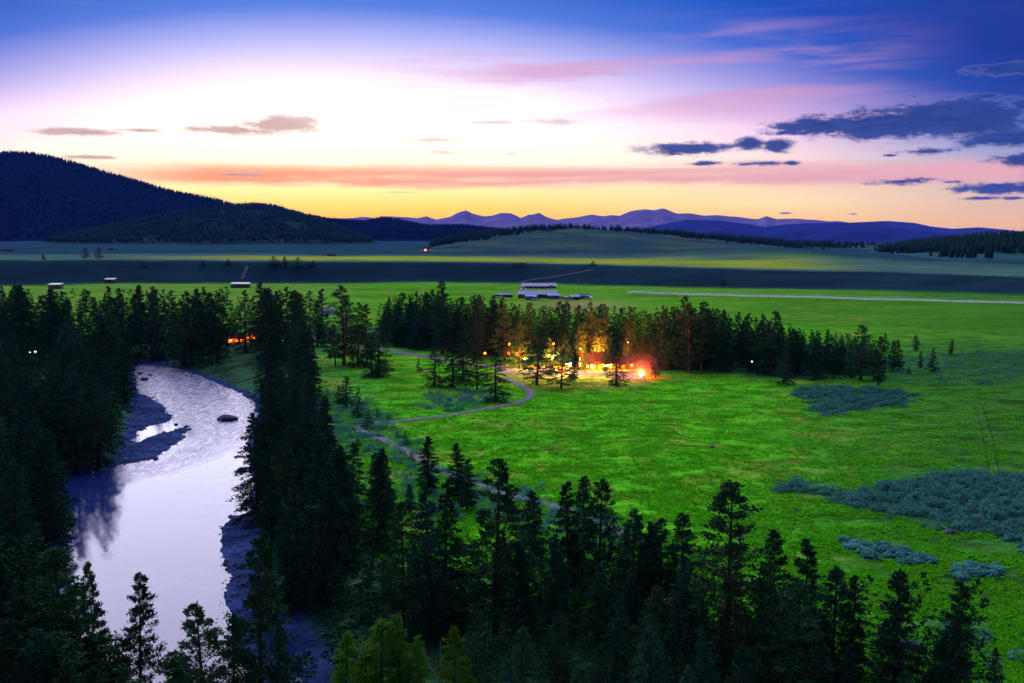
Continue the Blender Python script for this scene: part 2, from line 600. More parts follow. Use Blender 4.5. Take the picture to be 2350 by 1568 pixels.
# ------------------------------------------------------------------ materials
def mat(name, fn):
    m = bpy.data.materials.new(name)
    m.use_nodes = True
    t = NT(m.node_tree)
    out = t.n('ShaderNodeOutputMaterial')
    b = t.n('ShaderNodeBsdfPrincipled')
    t.t.links.new(b.outputs[0], out.inputs[0])
    b.inputs['Roughness'].default_value = .8
    b.inputs['Specular IOR Level'].default_value = 0.0
    fn(t, b)
    return m


def m_plain(name, c, rough=.75, var=.25, scale=2.0, metal=0.0, spec=.04, bump=.0):
    def fn(t, b):
        tcn = t.n('ShaderNodeTexCoord').outputs['Object']
        n1 = t.noise(tcn, scale, 5, .6)
        dark = tuple(x * (1 - var) for x in c) + (1,)
        light = tuple(min(1, x * (1 + var)) for x in c) + (1,)
        t.put(b.inputs['Base Color'], t.mix(t.ss(n1, .3, .7), dark, light))
        b.inputs['Roughness'].default_value = rough
        b.inputs['Metallic'].default_value = metal
        b.inputs['Specular IOR Level'].default_value = spec
        if bump:
            bn = t.n('ShaderNodeBump')
            bn.inputs['Strength'].default_value = bump
            t.put(bn.inputs['Height'], n1)
            t.put(b.inputs['Normal'], bn.outputs[0])
    return mat(name, fn)


def m_emit(name, c, s):
    def fn(t, b):
        b.inputs['Base Color'].default_value = (*[min(1, x) for x in c], 1)
        b.inputs['Emission Color'].default_value = (*c, 1)
        b.inputs['Emission Strength'].default_value = s
    return mat(name, fn)


def leafy(t, b, colour, share):
    """let part of the light pass through thin leaves"""
    if not share:
        return
    out = next(n for n in t.t.nodes if n.type == 'OUTPUT_MATERIAL')
    tr = t.n('ShaderNodeBsdfTranslucent')
    t.put(tr.inputs['Color'], colour)
    mx = t.n('ShaderNodeMixShader')
    mx.inputs[0].default_value = share
    t.t.links.new(b.outputs[0], mx.inputs[1])
    t.t.links.new(tr.outputs[0], mx.inputs[2])
    t.t.links.new(mx.outputs[0], out.inputs[0])


def foliage(name, c, c2, trans=0.0):
    def fn(t, b):
        oi = t.n('ShaderNodeObjectInfo')
        geo = t.n('ShaderNodeNewGeometry')
        tcn = t.n('ShaderNodeTexCoord').outputs['Object']
        n1 = t.noise(tcn, 14.0, 3, .6)
        base = t.mix(t.ss(n1, .3, .7), (*c, 1), (*c2, 1))
        base = t.mix(t.m('MULTIPLY', geo.outputs['Random Per Island'], .5), base, t.mix(.5, base, (*c2, 1)))
        v = t.m('ADD', .65, t.m('MULTIPLY', oi.outputs['Random'], .7))
        hs = t.n('ShaderNodeHueSaturation')
        t.put(hs.inputs['Value'], v)
        t.put(hs.inputs['Hue'], t.m('ADD', .485, t.m('MULTIPLY', oi.outputs['Random'], .03)))
        t.put(hs.inputs['Color'], base)
        t.put(b.inputs['Base Color'], hs.outputs[0])
        b.inputs['Roughness'].default_value = .65
        leafy(t, b, hs.outputs[0], trans)
    return mat(name, fn)


M = {}
M['fir'] = foliage('fir_needles', (.012, .042, .028), (.030, .085, .040))
M['pine'] = foliage('pine_needles', (.020, .055, .024), (.052, .120, .040))
M['bright'] = foliage('bright_needles', (.035, .13, .010), (.11, .25, .020), .3)
M['sage'] = foliage('sage_leaves', (.025, .13, .13), (.11, .35, .29), .3)
M['leaf'] = foliage('broad_leaves', (.02, .06, .03), (.05, .12, .05))
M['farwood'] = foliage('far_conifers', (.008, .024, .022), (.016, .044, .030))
M['hazewood'] = foliage('far_hazed_conifers', (.003, .010, .026), (.006, .018, .042))  # distance haze put into the needle colour of the mountain trees
M['bark'] = m_plain('pine_bark', (.055, .040, .032), .9, .45, 6)
M['snag'] = m_plain('weathered_wood', (.24, .23, .21), .85, .35, 8)
M['log'] = m_plain('peeled_logs', (.26, .13, .05), .75, .3, 2)
M['board'] = m_plain('weathered_board', (.11, .075, .055), .85, .35, 1.2)
M['darkboard'] = m_plain('dark_board', (.045, .035, .032), .85, .35, 1.2)
M['brownroof'] = m_plain('brown_shingles', (.06, .028, .022), .8, .3, 3, bump=.3)
M['metalroof'] = m_plain('pale_metal_roof', (.25, .23, .40), .6, .15, .4, 0.0, .5)
M['blueroof'] = m_plain('blue_metal_roof', (.05, .22, .50), .4, .12, .6, 0, .5)
M['greenroof'] = m_plain('green_grey_roof', (.10, .20, .23), .4, .12, .6, 0, .5)
M['white'] = m_plain('white_paint', (.72, .72, .76), .5, .06, 2)
M['silver'] = m_plain('grey_metal', (.45, .46, .48), .4, .15, 3, .6)
M['dark'] = m_plain('dark_paint', (.03, .03, .04), .4, .2, 3)
M['redpaint'] = m_plain('dark_red_paint', (.25, .03, .025), .3, .1, 3, 0, .5)
M['bluepaint'] = m_plain('blue_paint', (.04, .09, .28), .3, .1, 3, 0, .5)
M['tyre'] = m_plain('tyre_rubber', (.02, .02, .02), .9, .2, 9)
M['hay'] = m_plain('hay', (.16, .12, .06), .95, .35, 3)
M['stone'] = m_plain('boulder_stone', (.055, .07, .10), .85, .4, 1.6, bump=.6)
M['gravel'] = m_plain('river_stones', (.055, .075, .16), .9, .6, .35)
M['concrete'] = m_plain('concrete', (.35, .34, .33), .85, .2, 2)
M['warmwin'] = m_emit('lit_window', (1.0, .42, .08), 9.0)
M['orangewin'] = m_emit('orange_lit_window', (1.0, .14, .012), 6.0)
M['lamp'] = m_emit('lamp_glass_warm', (1.0, .17, .012), 7.0)
M['lampwhite'] = m_emit('lamp_glass_white', (1.0, .80, .92), 40.0)
M['lampgreen'] = m_emit('lamp_glass_green', (.45, 1.0, .75), 3.0)
M['flame'] = m_emit('flame', (1.0, .22, .04), 40.0)
M['headlight'] = m_emit('headlight', (1.0, .85, .7), 14.0)


def fn_glass(t, b):
    b.inputs['Base Color'].default_value = (.02, .025, .03, 1)
    b.inputs['Roughness'].default_value = .06
    b.inputs['Specular IOR Level'].default_value = .6


M['glass'] = mat('dark_glass', fn_glass)


def fn_ground(t, b):
    at_ = t.n('ShaderNodeAttribute', attribute_name='Col')
    c = at_.outputs['Color']
    pos = t.n('ShaderNodeNewGeometry').outputs['Position']
    big = t.noise(pos, .018, 5, .6)
    mid = t.noise(t.vm('MULTIPLY', pos, (.55, 1, 0)), .16, 5, .6, .5)
    fine_ = t.noise(pos, .85, 4, .65)
    # tone of the turf: lush, worn and dry places
    c = t.mix(t.ss(big, .35, .68, 0, .38), c, t.mix(1.0, c, (.55, .75, .75, 1), 'MULTIPLY'))
    v = t.m('ADD', .52, t.m('MULTIPLY', t.ss(mid, .32, .68), .9))
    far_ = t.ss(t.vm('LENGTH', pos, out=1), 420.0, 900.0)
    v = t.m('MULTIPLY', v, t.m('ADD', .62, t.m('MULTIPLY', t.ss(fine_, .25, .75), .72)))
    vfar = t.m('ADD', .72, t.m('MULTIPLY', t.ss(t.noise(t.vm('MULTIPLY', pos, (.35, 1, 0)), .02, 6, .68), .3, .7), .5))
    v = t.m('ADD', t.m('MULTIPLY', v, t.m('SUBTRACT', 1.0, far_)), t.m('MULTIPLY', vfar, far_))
    cv = t.n('ShaderNodeCombineXYZ')
    for i in range(3):
        t.put(cv.inputs[i], v)
    c = t.mix(1.0, c, cv.outputs[0], 'MULTIPLY')
    dry = t.m('MULTIPLY', t.ss(t.noise(pos, .055, 6, .7, .6),   .50, .64), t.ss(at_.outputs['Alpha'], 0.0, 1.0))
    sepc = t.n('ShaderNodeSeparateColor')
    t.put(sepc.inputs[0], at_.outputs['Color'])
    dry = t.m('MULTIPLY', dry, t.ss(sepc.outputs[1], .16, .28))
    c = t.mix(t.m('MULTIPLY', dry, .5), c, (.30, .24, .05, 1))
    t.put(b.inputs['Base Color'], c)
    b.inputs['Roughness'].default_value = .95
    b.inputs['Specular IOR Level'].default_value = 0.0
    bn = t.n('ShaderNodeBump')
    t.put(bn.inputs['Strength'], t.m('SUBTRACT', .9, t.m('MULTIPLY', far_, .85)))
    bn.inputs['Distance'].default_value = .5
    t.put(bn.inputs['Height'], t.m('ADD', t.m('MULTIPLY', mid, 1.6), fine_))
    t.put(b.inputs['Normal'], bn.outputs[0])


M['ground'] = mat('meadow_ground', fn_ground)


def fn_hill(t, b):
    at_ = t.n('ShaderNodeAttribute', attribute_name='Col')
    pos = t.n('ShaderNodeNewGeometry').outputs['Position']
    n1 = t.noise(pos, .006, 7, .65, .3)
    n2 = t.noise(pos, .05, 4, .6)
    v = t.m('MULTIPLY', t.m('ADD', .6, t.m('MULTIPLY', n1, .8)), t.m('ADD', .7, t.m('MULTIPLY', n2, .6)))
    cv = t.n('ShaderNodeCombineXYZ')
    for i in range(3):
        t.put(cv.inputs[i], v)
    t.put(b.inputs['Base Color'], t.mix(1.0, at_.outputs['Color'], cv.outputs[0], 'MULTIPLY'))
    b.inputs['Roughness'].default_value = .95
    b.inputs['Specular IOR Level'].default_value = 0.0


M['hill'] = mat('hill_ground', fn_hill)


def fn_water(t, b):
    pos = t.n('ShaderNodeNewGeometry').outputs['Position']
    at_ = t.n('ShaderNodeAttribute', attribute_name='Col')
    rap = t.n('ShaderNodeSeparateColor')
    t.put(rap.inputs[0], at_.outputs['Color'])
    rap = rap.outputs[0]
    n1 = t.noise(t.vm('MULTIPLY', pos, (.55, .30, 1)), .55, 4, .55, .6)
    n2 = t.noise(t.vm('MULTIPLY', pos, (1.0, .45, 1)), 2.1, 3, .6, .4)
    patch = t.ss(t.noise(pos, .075, 5, .6, .8), .48, .64)
    strength = t.m('ADD', t.m('ADD', .045, t.m('MULTIPLY', patch, .07)), t.m('MULTIPLY', rap, .85))
    bn = t.n('ShaderNodeBump')
    t.put(bn.inputs['Strength'], strength)
    bn.inputs['Distance'].default_value = .35
    t.put(bn.inputs['Height'], t.m('ADD', n1, t.m('MULTIPLY', n2, .5)))
    t.put(b.inputs['Normal'], bn.outputs[0])
    sky_gleam = t.m('MULTIPLY', t.ss(t.noise(t.vm('MULTIPLY', pos, (.9, .28, 1)), .9, 5, .65, .7), .42, .62), t.ss(rap, .1, .7))  # bright sky reflection on the riffles put into the base colour
    t.put(b.inputs['Base Color'], t.mix(sky_gleam, (.010, .022, .12, 1), (.50, .46, .66, 1)))
    t.put(b.inputs['Roughness'], t.m('ADD', .05, t.m('MULTIPLY', rap, .30)))
    b.inputs['IOR'].default_value = 1.34
    b.inputs['Specular Tint'].default_value = (1, .84, 1, 1)
    b.inputs['Specular IOR Level'].default_value = 1.0


M['water'] = mat('river_water', fn_water)


def fn_road(t, b):
    pos = t.n('ShaderNodeNewGeometry').outputs['Position']
    n1 = t.noise(pos, .6, 5, .65)
    t.put(b.inputs['Base Color'], t.mix(t.ss(n1, .3, .7), (.12, .115, .16, 1), (.22, .21, .27, 1)))
    b.inputs['Roughness'].default_value = .95


M['road'] = mat('gravel_road', fn_road)


def fn_grass(t, b):
    geo = t.n('ShaderNodeNewGeometry')
    r_ = geo.outputs['Random Per Island']
    n1 = t.noise(geo.outputs['Position'], .05, 4, .6)
    c = t.mix(r_, (.04, .32, .006, 1), (.14, .55, .010, 1))
    c = t.mix(t.m('MULTIPLY', t.ss(r_, .86, 1.0), t.ss(n1, .45, .65)), c, (.34, .28, .06, 1))
    t.put(b.inputs['Base Color'], c)
    b.inputs['Roughness'].default_value = .8
    leafy(t, b, c, .5)


M['grass'] = mat('grass_blades', fn_grass)

# ------------------------------------------------------------------ the ground, one sheet to the horizon
azs = np.radians(np.concatenate([np.linspace(-62, -29.5, 40), np.linspace(-29, 29, 560), np.linspace(29.5, 62, 40)]))
ds = np.concatenate([np.linspace(6, 98, 40), np.arange(100, 560, 1.5), np.arange(560, 1500, 7), np.geomspace(1507, 16000, 80)])
AZ, DD = np.meshgrid(azs, ds)
GX, GY = (DD * np.sin(AZ)).ravel(), (DD * np.cos(AZ)).ravel()
GZ = ground(GX, GY)
GD = DD.ravel()
GAZ = np.degrees(AZ.ravel())


def P_(pts):
    return poly(pts, 0.0)


SAGE = [P_(p) for p in (
    [(1758, 1122), (1830, 1104), (1880, 1116), (1960, 1130), (2060, 1116), (2130, 1092), (2220, 1082), (2350, 1098), (2480, 1110), (2480, 1290), (2350, 1258), (2270, 1220), (2200, 1222),
     (2120, 1196), (2000, 1172), (1900, 1150)],
    [(1903, 1228), (1960, 1236), (2040, 1258), (2130, 1282), (2150, 1302), (2080, 1292), (1990, 1270)],
    [(2178, 1298), (2230, 1286), (2290, 1304), (2280, 1330), (2210, 1330)],
    [(1815, 893), (1900, 888), (2010, 892), (2110, 906), (2070, 928), (1990, 940), (1890, 956), (1840, 920)])]
SAGE_THIN = [P_(p) for p in (
    [(960, 905), (1060, 890), (1140, 896), (1150, 925), (1060, 946), (960, 936)],
    [(730, 905), (830, 915), (900, 950), (880, 975), (960, 1010), (1000, 1060), (940, 1080), (840, 1040), (740, 1000)],
    [(900, 1090), (1010, 1075), (1110, 1090), (1300, 1160), (1420, 1210), (1500, 1260), (1300, 1260), (1100, 1200), (930, 1180)],
    [(2060, 1470), (2180, 1470), (2350, 1420), (2400, 1560), (2100, 1568)],
    [(1900, 830), (2350, 800), (2500, 830), (2500, 880), (2300, 886), (2000, 880)])]
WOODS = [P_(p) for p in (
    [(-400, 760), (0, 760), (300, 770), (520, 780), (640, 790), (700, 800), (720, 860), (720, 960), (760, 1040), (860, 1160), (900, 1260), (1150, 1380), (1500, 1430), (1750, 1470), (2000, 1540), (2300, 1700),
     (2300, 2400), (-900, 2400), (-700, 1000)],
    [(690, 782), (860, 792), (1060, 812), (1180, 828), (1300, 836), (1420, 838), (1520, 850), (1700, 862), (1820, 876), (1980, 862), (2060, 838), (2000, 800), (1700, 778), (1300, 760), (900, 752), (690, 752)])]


def ground_colour():
    n = len(GX)
    c = np.empty((n, 3))
    g1 = wav(GX, GY, 60, 1)
    g2 = wav(GX, GY, 17, 4)
    c[:] = (.055, .345, .009)                                   # meadow turf
    k = np.clip(.5 + .4 * g1 + .2 * g2, 0, 1)[:, None]
    c = c * (1 - .35 * k) + np.array((.15, .42, .012)) * .35 * k

    def blend(mask, col):
        nonlocal c
        mk = np.clip(mask, 0, 1)[:, None]
        c = c * (1 - mk) + np.array(col) * mk
    # darkening at the view's edge put into the turf colour on the right
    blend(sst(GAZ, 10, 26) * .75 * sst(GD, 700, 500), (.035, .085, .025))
    blend(sst(GAZ, -4, -14) * .55 * sst(GD, 700, 500), (.06, .17, .07))
    near = GD < 620
    xs, ys = GX[near], GY[near]
    z = np.zeros(n)
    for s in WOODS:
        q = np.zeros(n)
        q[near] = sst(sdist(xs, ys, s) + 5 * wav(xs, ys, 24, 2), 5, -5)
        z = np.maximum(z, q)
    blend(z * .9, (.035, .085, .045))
    z[:] = 0
    for s in SAGE + SAGE_THIN:
        q = np.zeros(n)
        q[near] = sst(sdist(xs, ys, s) + 2.6 * wav(xs, ys, 26, 3) + 2.4 * wav(xs, ys, 9, 1), 2.5, -2.5)
        z = np.maximum(z, q * (1.0 if any(s is a for a in SAGE) else .45))
    blend(z * .85, (.012, .040, .045))  # shade between the sage bushes put into the ground colour
    LIT_POOL = P_([(1150, 838), (1300, 832), (1440, 836), (1500, 862), (1480, 884), (1380, 896), (1260, 898), (1170, 882)])
    q = np.zeros(n)
    q[near] = sst(sdist(xs, ys, LIT_POOL) + 3 * wav(xs, ys, 16, 2), 7, -7)
    blend(q * .85, (.27, .27, .05))                          # yellow pool of lamp light put into the turf colour by the lodge
    # the irrigated fields beyond the trees
    blend(sst(GD, 560, 640) * sst(GD, 1300, 1200), (.075, .28, .012))
    blend(sst(GD, 560, 640) * sst(GAZ, 8, 28) * .6, (.03, .12, .015))
    blend(sst(GD, 560, 700) * sst(GAZ, -6, -14) * .5, (.13, .25, .04))
    dry = np.exp(-((GAZ - 3.6) / 2.6) ** 2 - ((GD - 760) / 60) ** 2)
    blend(dry * .8, (.30, .21, .09))
    fd = foot_d(GAZ) + 26 * wav(GX, GY, 420, 2) + 9 * wav(GX, GY, 120, 3)
    blend(sst(GD, fd - 40 + 10 * wav(GX, GY, 37, 1), fd + 14), (.012, .034, .046))           # the terrace bank, bare and brushy
    blend(sst(GD, fd + 70, fd + 110), (.06, .13, .11))
    sw = 40 * wav(GX, GY, 260, 1)
    blend(.9 * sst(GD, fd + 95 + sw * .4, fd + 190 + sw * .4) * sst(GD, fd + 430 + sw, fd + 260 + sw) * sst(GAZ, 21, 14) * sst(GAZ, -24, -11), (.30, .37, .012))
    blend(.7 * np.exp(-((GAZ - 13.5) / 6) ** 2 - ((GD - 1600) / 170) ** 2), (.17, .30, .02))
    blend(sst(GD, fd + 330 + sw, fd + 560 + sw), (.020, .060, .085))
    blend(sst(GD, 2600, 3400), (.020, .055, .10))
    q = np.zeros(n)
    rd = shore(xs, ys)
    gd = look(_GDR, xs, ys)
    q[near] = np.maximum(sst(rd + .8 * wav(xs, ys, 7, 3), 5.0, 1.5), sst(gd, 2, -2) * sst(rd, 16, 9))
    blend(q, (.030, .050, .150))
    return c


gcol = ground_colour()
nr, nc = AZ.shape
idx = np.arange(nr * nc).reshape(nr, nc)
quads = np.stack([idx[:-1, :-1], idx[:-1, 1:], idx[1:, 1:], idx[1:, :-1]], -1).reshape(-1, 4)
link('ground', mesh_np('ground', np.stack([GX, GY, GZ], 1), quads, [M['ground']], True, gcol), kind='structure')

# hills and mountains; the farther ones have haze blue put into their colour
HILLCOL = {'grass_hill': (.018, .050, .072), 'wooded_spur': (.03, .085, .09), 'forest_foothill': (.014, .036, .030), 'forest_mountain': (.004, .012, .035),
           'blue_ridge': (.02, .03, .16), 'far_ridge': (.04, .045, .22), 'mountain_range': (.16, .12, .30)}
for H in HILLS:
    a0, a1 = max(H['a'][0], -60), min(H['a'][-1], 60)
    na = int((a1 - a0) / (.10 if H['D'] < 11000 else .06))
    ha = np.radians(np.linspace(a0, a1, na))
    hd = np.concatenate([np.linspace(H['d0'] - 60, H['D'], 46), np.linspace(H['D'], H['d1'], 16)[1:]])
    A2, D2 = np.meshgrid(ha, hd)
    hx, hy = (D2 * np.sin(A2)).ravel(), (D2 * np.cos(A2)).ravel()
    hz = hill_height(H, hx, hy)
    if H['D'] > 11000:
        hz = hz + 14 * wav(hx, hy, 450, 2) * sst(hz, 30, 150)
    I2 = np.arange(A2.size).reshape(A2.shape)
    hq = np.stack([I2[:-1, :-1], I2[:-1, 1:], I2[1:, 1:], I2[1:, :-1]], -1).reshape(-1, 4)
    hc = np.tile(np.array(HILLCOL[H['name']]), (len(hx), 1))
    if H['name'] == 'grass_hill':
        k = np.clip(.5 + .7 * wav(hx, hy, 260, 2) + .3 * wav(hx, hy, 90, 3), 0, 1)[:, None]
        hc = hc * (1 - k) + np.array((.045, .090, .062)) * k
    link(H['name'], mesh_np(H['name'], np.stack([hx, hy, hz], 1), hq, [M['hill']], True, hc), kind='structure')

# ------------------------------------------------------------------ river
bx0, bx1, by0, by1 = -190, 20, 60, 460
wx = np.arange(bx0, bx1 + 1, 3.0)
wy = np.arange(by0, by1 + 1, 3.0)
WX, WY = np.meshgrid(wx, wy)
I2 = np.arange(WX.size).reshape(WX.shape)
wq = np.stack([I2[:-1, :-1], I2[:-1, 1:], I2[1:, 1:], I2[1:, :-1]], -1).reshape(-1, 4)
wxr, wyr = WX.ravel(), WY.ravel()
keep = (np.minimum(sdist(wxr, wyr, RIVER), sdist(wxr, wyr, CHANNEL)) < 9)
RAPID = [poly(p, WATER_Z) for p in (
    [(300, 836), (420, 845), (600, 910), (600, 1030), (500, 1010), (440, 975), (400, 960), (330, 900)],
    [(470, 900), (600, 930), (590, 1040), (540, 1030), (500, 980), (440, 950)],
    [(280, 1068), (370, 1050), (440, 1010), (520, 1000), (470, 1050), (380, 1090), (300, 1100)],
    [(505, 1120), (580, 1060), (590, 1180), (530, 1190)])]
rap = np.zeros(len(wxr))
for k, pg in enumerate(RAPID):
    rap = np.maximum(rap, sst(sdist(wxr, wyr, pg), 7, -6) * (.75, .75, .8, .4)[k])
wc = np.stack([rap, rap, rap], 1)
wq = wq[keep[wq].all(1)]
link('river', mesh_np('river', np.stack([wxr, wyr, np.full(len(wxr), WATER_Z)], 1), wq, [M['water']], True, wc), kind='structure')


# ------------------------------------------------------------------ roads
def strip(name, pts, width, lift=.10, n=6, m='road'):
    """a road draped over the land; pts are picture points"""
    P0 = np.array([hit(u, v)[:2] for u, v in pts])
    out = []
    for i in range(len(P0) - 1):
        p0, p1, p2, p3 = P0[max(i - 1, 0)], P0[i], P0[i + 1], P0[min(i + 2, len(P0) - 1)]
        for k in range(n):
            t = k / n
            out.append(.5 * (2 * p1 + (p2 - p0) * t + (2 * p0 - 5 * p1 + 4 * p2 - p3) * t * t + (3 * p1 - p0 - 3 * p2 + p3) * t ** 3))
    out.append(P0[-1])
    out = np.array(out)
    tan = np.gradient(out, axis=0)
    tan /= np.linalg.norm(tan, axis=1)[:, None] + 1e-9
    nrm = np.stack([-tan[:, 1], tan[:, 0]], 1)
    rows = 5
    V = []
    for s in np.linspace(-.5, .5, rows):
        wv = width * (1 + .12 * wav(out[:, 0], out[:, 1], 9, 2))
        q = out + nrm * (s * wv)[:, None]
        V.append(np.column_stack([q, terrain(q[:, 0], q[:, 1]) + lift + .05 * (1 - (2 * s) ** 2)]))
    V = np.array(V)
    I = np.arange(V.shape[0] * V.shape[1]).reshape(V.shape[:2])
    Q = np.stack([I[:-1, :-1], I[:-1, 1:], I[1:, 1:], I[1:, :-1]], -1).reshape(-1, 4)
    return link(name, mesh_np(name, V.reshape(-1, 3), Q, [M[m]], True), kind='structure')


M['track'] = m_plain('dirt_track', (.075, .08, .11), 1.0, .3, .2)
strip('road', [(640, 784), (700, 790), (770, 798), (850, 802), (900, 807), (960, 816), (1020, 826), (1080, 835), (1150, 846), (1220, 851), (1300, 853), (1380, 856), (1470, 861)], 6.0)
strip('lane', [(1160, 868), (1185, 880), (1212, 895), (1218, 908), (1190, 924), (1130, 936), (1040, 952), (960, 962), (900, 968), (850, 972), (822, 982), (840, 994), (880, 1010), (920, 1028), (960, 1052), (1010, 1078),
               (1060, 1098), (1110, 1118), (1200, 1142), (1280, 1164), (1380, 1200), (1480, 1250)], 2.8)
strip('bench_road', [(1040, 662), (1130, 656), (1200, 648), (1270, 637), (1320, 628), (1362, 619)], 3.2, .5, m='track')
strip('bank_track', [(555, 640), (562, 625), (568, 612)], 4.0, .5, m='track')
M['rut'] = m_plain('bare_rut', (.03, .035, .02), 1.0, .3, 1, 0, 0)
strip('wheel_track', [(2236, 930), (2250, 980), (2262, 1030), (2268, 1070), (2272, 1100)], .3, .03, m='rut')
strip('wheel_track', [(2254, 930), (2270, 980), (2284, 1030), (2290, 1070), (2294, 1100)], .3, .03, m='rut')


# ------------------------------------------------------------------ conifers
def conifer(seed, kind, nbr, nsp, detail):
    """needle crown (numpy triangles) and trunk with limbs, for a tree one unit tall"""
    g = np.random.default_rng(seed)
    V, tb = [], MB()
    bare = {'pine': .11, 'fir': .05, 'slim': .10, 'open': .18, 'young': .03}[kind]
    rad = {'pine': .29, 'fir': .25, 'slim': .185, 'open': .27, 'young': .30}[kind]
    lean = g.normal(0, .012, 2)
    def axis(t):
        return np.array([lean[0] * t * t, lean[1] * t * t, t])
    k = 7
    zs = np.linspace(0, .985, k + 1)
    for i in range(k):
        r0, r1 = (.0155 * (1 - zs[j]) ** .8 + .0012 for j in (i, i + 1))
        if i == 0:
            r0 *= 1.35
        tb.tube(axis(zs[i]) - (0, 0, .02 if i == 0 else 0), axis(zs[i + 1]), r0, r1, 6)
    if kind in ('pine', 'open'):
        lumps = g.uniform(.7, 1.15, 14) if kind == 'pine' else g.uniform(.55, 1.2, 14)
    else:
        lumps = g.uniform(.8, 1.12, 14)
    skip = g.uniform(0, 6.28, 14)
    for b in range(nbr):
        t = bare + (1 - bare) * ((b + g.uniform(0, 1)) / nbr) ** 1.24
        s = (t - bare) / (1 - bare)
        if kind == 'fir':
            prof = (1 - s) ** .85 * (1 - .35 * (1 - s) ** 6)
        elif kind == 'slim':
            prof = (1 - s) ** .60 * (1 - .45 * (1 - s) ** 5)
        elif kind == 'young':
            prof = (1 - s) ** .95
        else:
            prof = (1 - s ** 2.2) ** .75 * (.62 + .38 * math.sin(min(1, s * 1.5 + .25) * 3.0)) * (1 - .45 * (1 - s) ** 4)
        li = int(t * 13.99)
        L = rad * prof * lumps[li] * g.uniform(.68, 1.12) + .012
        az_ = g.uniform(0, 6.283)
        if kind in ('pine', 'open') and abs(math.sin((az_ - skip[li]) / 2)) < .25:
            L *= .45
        up = {'pine': .18, 'open': .25, 'fir': -.12, 'slim': .10, 'young': .28}[kind] + .45 * s ** 2 - .15 * (1 - s) + g.normal(0, .12)
        d = np.array([math.cos(az_), math.sin(az_), up])
        d /= np.linalg.norm(d)
        o = axis(t)
        sag_ = -.18 * L * (1 - s)
        tipp = o + d * L + (0, 0, sag_)
        if detail and L > .035:
            tb.tube(o, o * .35 + tipp * .65, .0036 * (1 - s) + .0009, .0007, 3)
        n = max(6, int(nsp * (.26 + 1.25 * L / rad)))
        f = g.uniform(.18, 1.05, n) ** (.75 if kind in ('fir', 'slim', 'young') else .5)
        if kind in ('pine', 'open'):
            f = np.where(g.uniform(0, 1, n) < .8, .45 + .6 * g.uniform(0, 1, n) ** .7, f)
        c = o + np.outer(f, d * L)
        c[:, 2] += sag_ * f * f
        spread = {'pine': .022, 'open': .018, 'fir': .017, 'slim': .016, 'young': .022}[kind] * (.5 + L / rad * .8)
        c += g.normal(0, 1, (n, 3)) * np.array([spread, spread, spread * .55]) * (1.15 - .5 * f)[:, None]
        sz = (.015 if kind in ('pine', 'open') else .0135) * g.uniform(.6, 1.35, n) * (24 / nsp) ** .36
        dirs = d * .8 + g.normal(0, .65, (n, 3)) + np.array([0, 0, .1])
        dirs /= np.linalg.norm(dirs, axis=1)[:, None]
        sid = np.cross(dirs, g.normal(0, 1, (n, 3)))
        sid /= np.linalg.norm(sid, axis=1)[:, None] + 1e-9
        V.append(np.stack([c - sid * sz[:, None] * .55, c + sid * sz[:, None] * .55, c + dirs * sz[:, None] * 1.7], 1))
    # leader
    n = 26
    c = np.column_stack([lean[0] + g.normal(0, .004, n), lean[1] + g.normal(0, .004, n), g.uniform(.95, 1.0, n)])
    dirs = g.normal(0, .5, (n, 3)) + np.array([0, 0, .9])
    sid = np.cross(dirs, g.normal(0, 1, (n, 3)))
    sid /= np.linalg.norm(sid, axis=1)[:, None]
    V.append(np.stack([c - sid * .005, c + sid * .005, c + dirs * .016], 1))
    V = np.concatenate(V).reshape(-1, 3)
    return V, tb


PROTO = {}


def proto(kind, lod, i):
    key = (kind, lod, i)
    if key not in PROTO:
        nbr, nsp = {'near': (175, 72), 'mid': (115, 56), 'far': (56, 22)}[lod]
        V, tb = conifer(hash((kind, lod)) % 1000 * 0 + {'pine': 1, 'fir': 2, 'slim': 3, 'open': 4, 'young': 5}[kind] * 100 + {'near': 1, 'mid': 2, 'far': 3}[lod] * 10 + i, kind, nbr, nsp, lod != 'far')
        F = np.arange(len(V)).reshape(-1, 3)
        PROTO[key] = (V, F, tb.mesh('trunk', M['bark']), {})
    return PROTO[key]


TREES = []          # (x, y) of everything planted, for spacing


def tree(x, y, height, kind='fir', lod='mid', label='', group=None, width=1.0, leaf=None, name=None, z=None, cat=None):
    name = name or ('pine_tree' if kind in ('pine', 'open') else 'fir_tree')
    cat = cat or name.replace('_', ' ')
    i = random.randrange(4 if lod != 'far' else 3)
    V, F, tm, cr = proto(kind, lod, i)
    leaf = leaf or ('pine' if kind in ('pine', 'open') else 'fir')
    if leaf not in cr:
        cr[leaf] = mesh_np('crown', V, F, [M[leaf]])
    z = float(terrain(x, y)[0]) if z is None else z
    t = thing(name, label, cat, (x, y, z - .1), random.uniform(0, 6.28), group)
    t.rotation_euler[0] = R(random.gauss(0, 1.6))
    t.rotation_euler[1] = R(random.gauss(0, 1.6))
    width *= random.uniform(.9, 1.12)
    t.scale = (height * width * 1.2, height * width * 1.2, height)
    link('trunk', tm, t)
    link('crown', cr[leaf], t)
    TREES.append((x, y))
    return t


def ptree(u, vt, vb, kind, label, group=None, lod=None, width=1.0, **kw):
    """a tree given by the picture column, the row of its top and the row of its foot"""
    x, y, z = hit(u, vb)
    h = z_for(y, vt) - z
    if lod is None:
        lod = 'near' if y < 230 else ('mid' if y < 700 else 'far')
    return tree(x, y, max(h, 1.0), kind, lod, label, group, width, z=z, **kw)


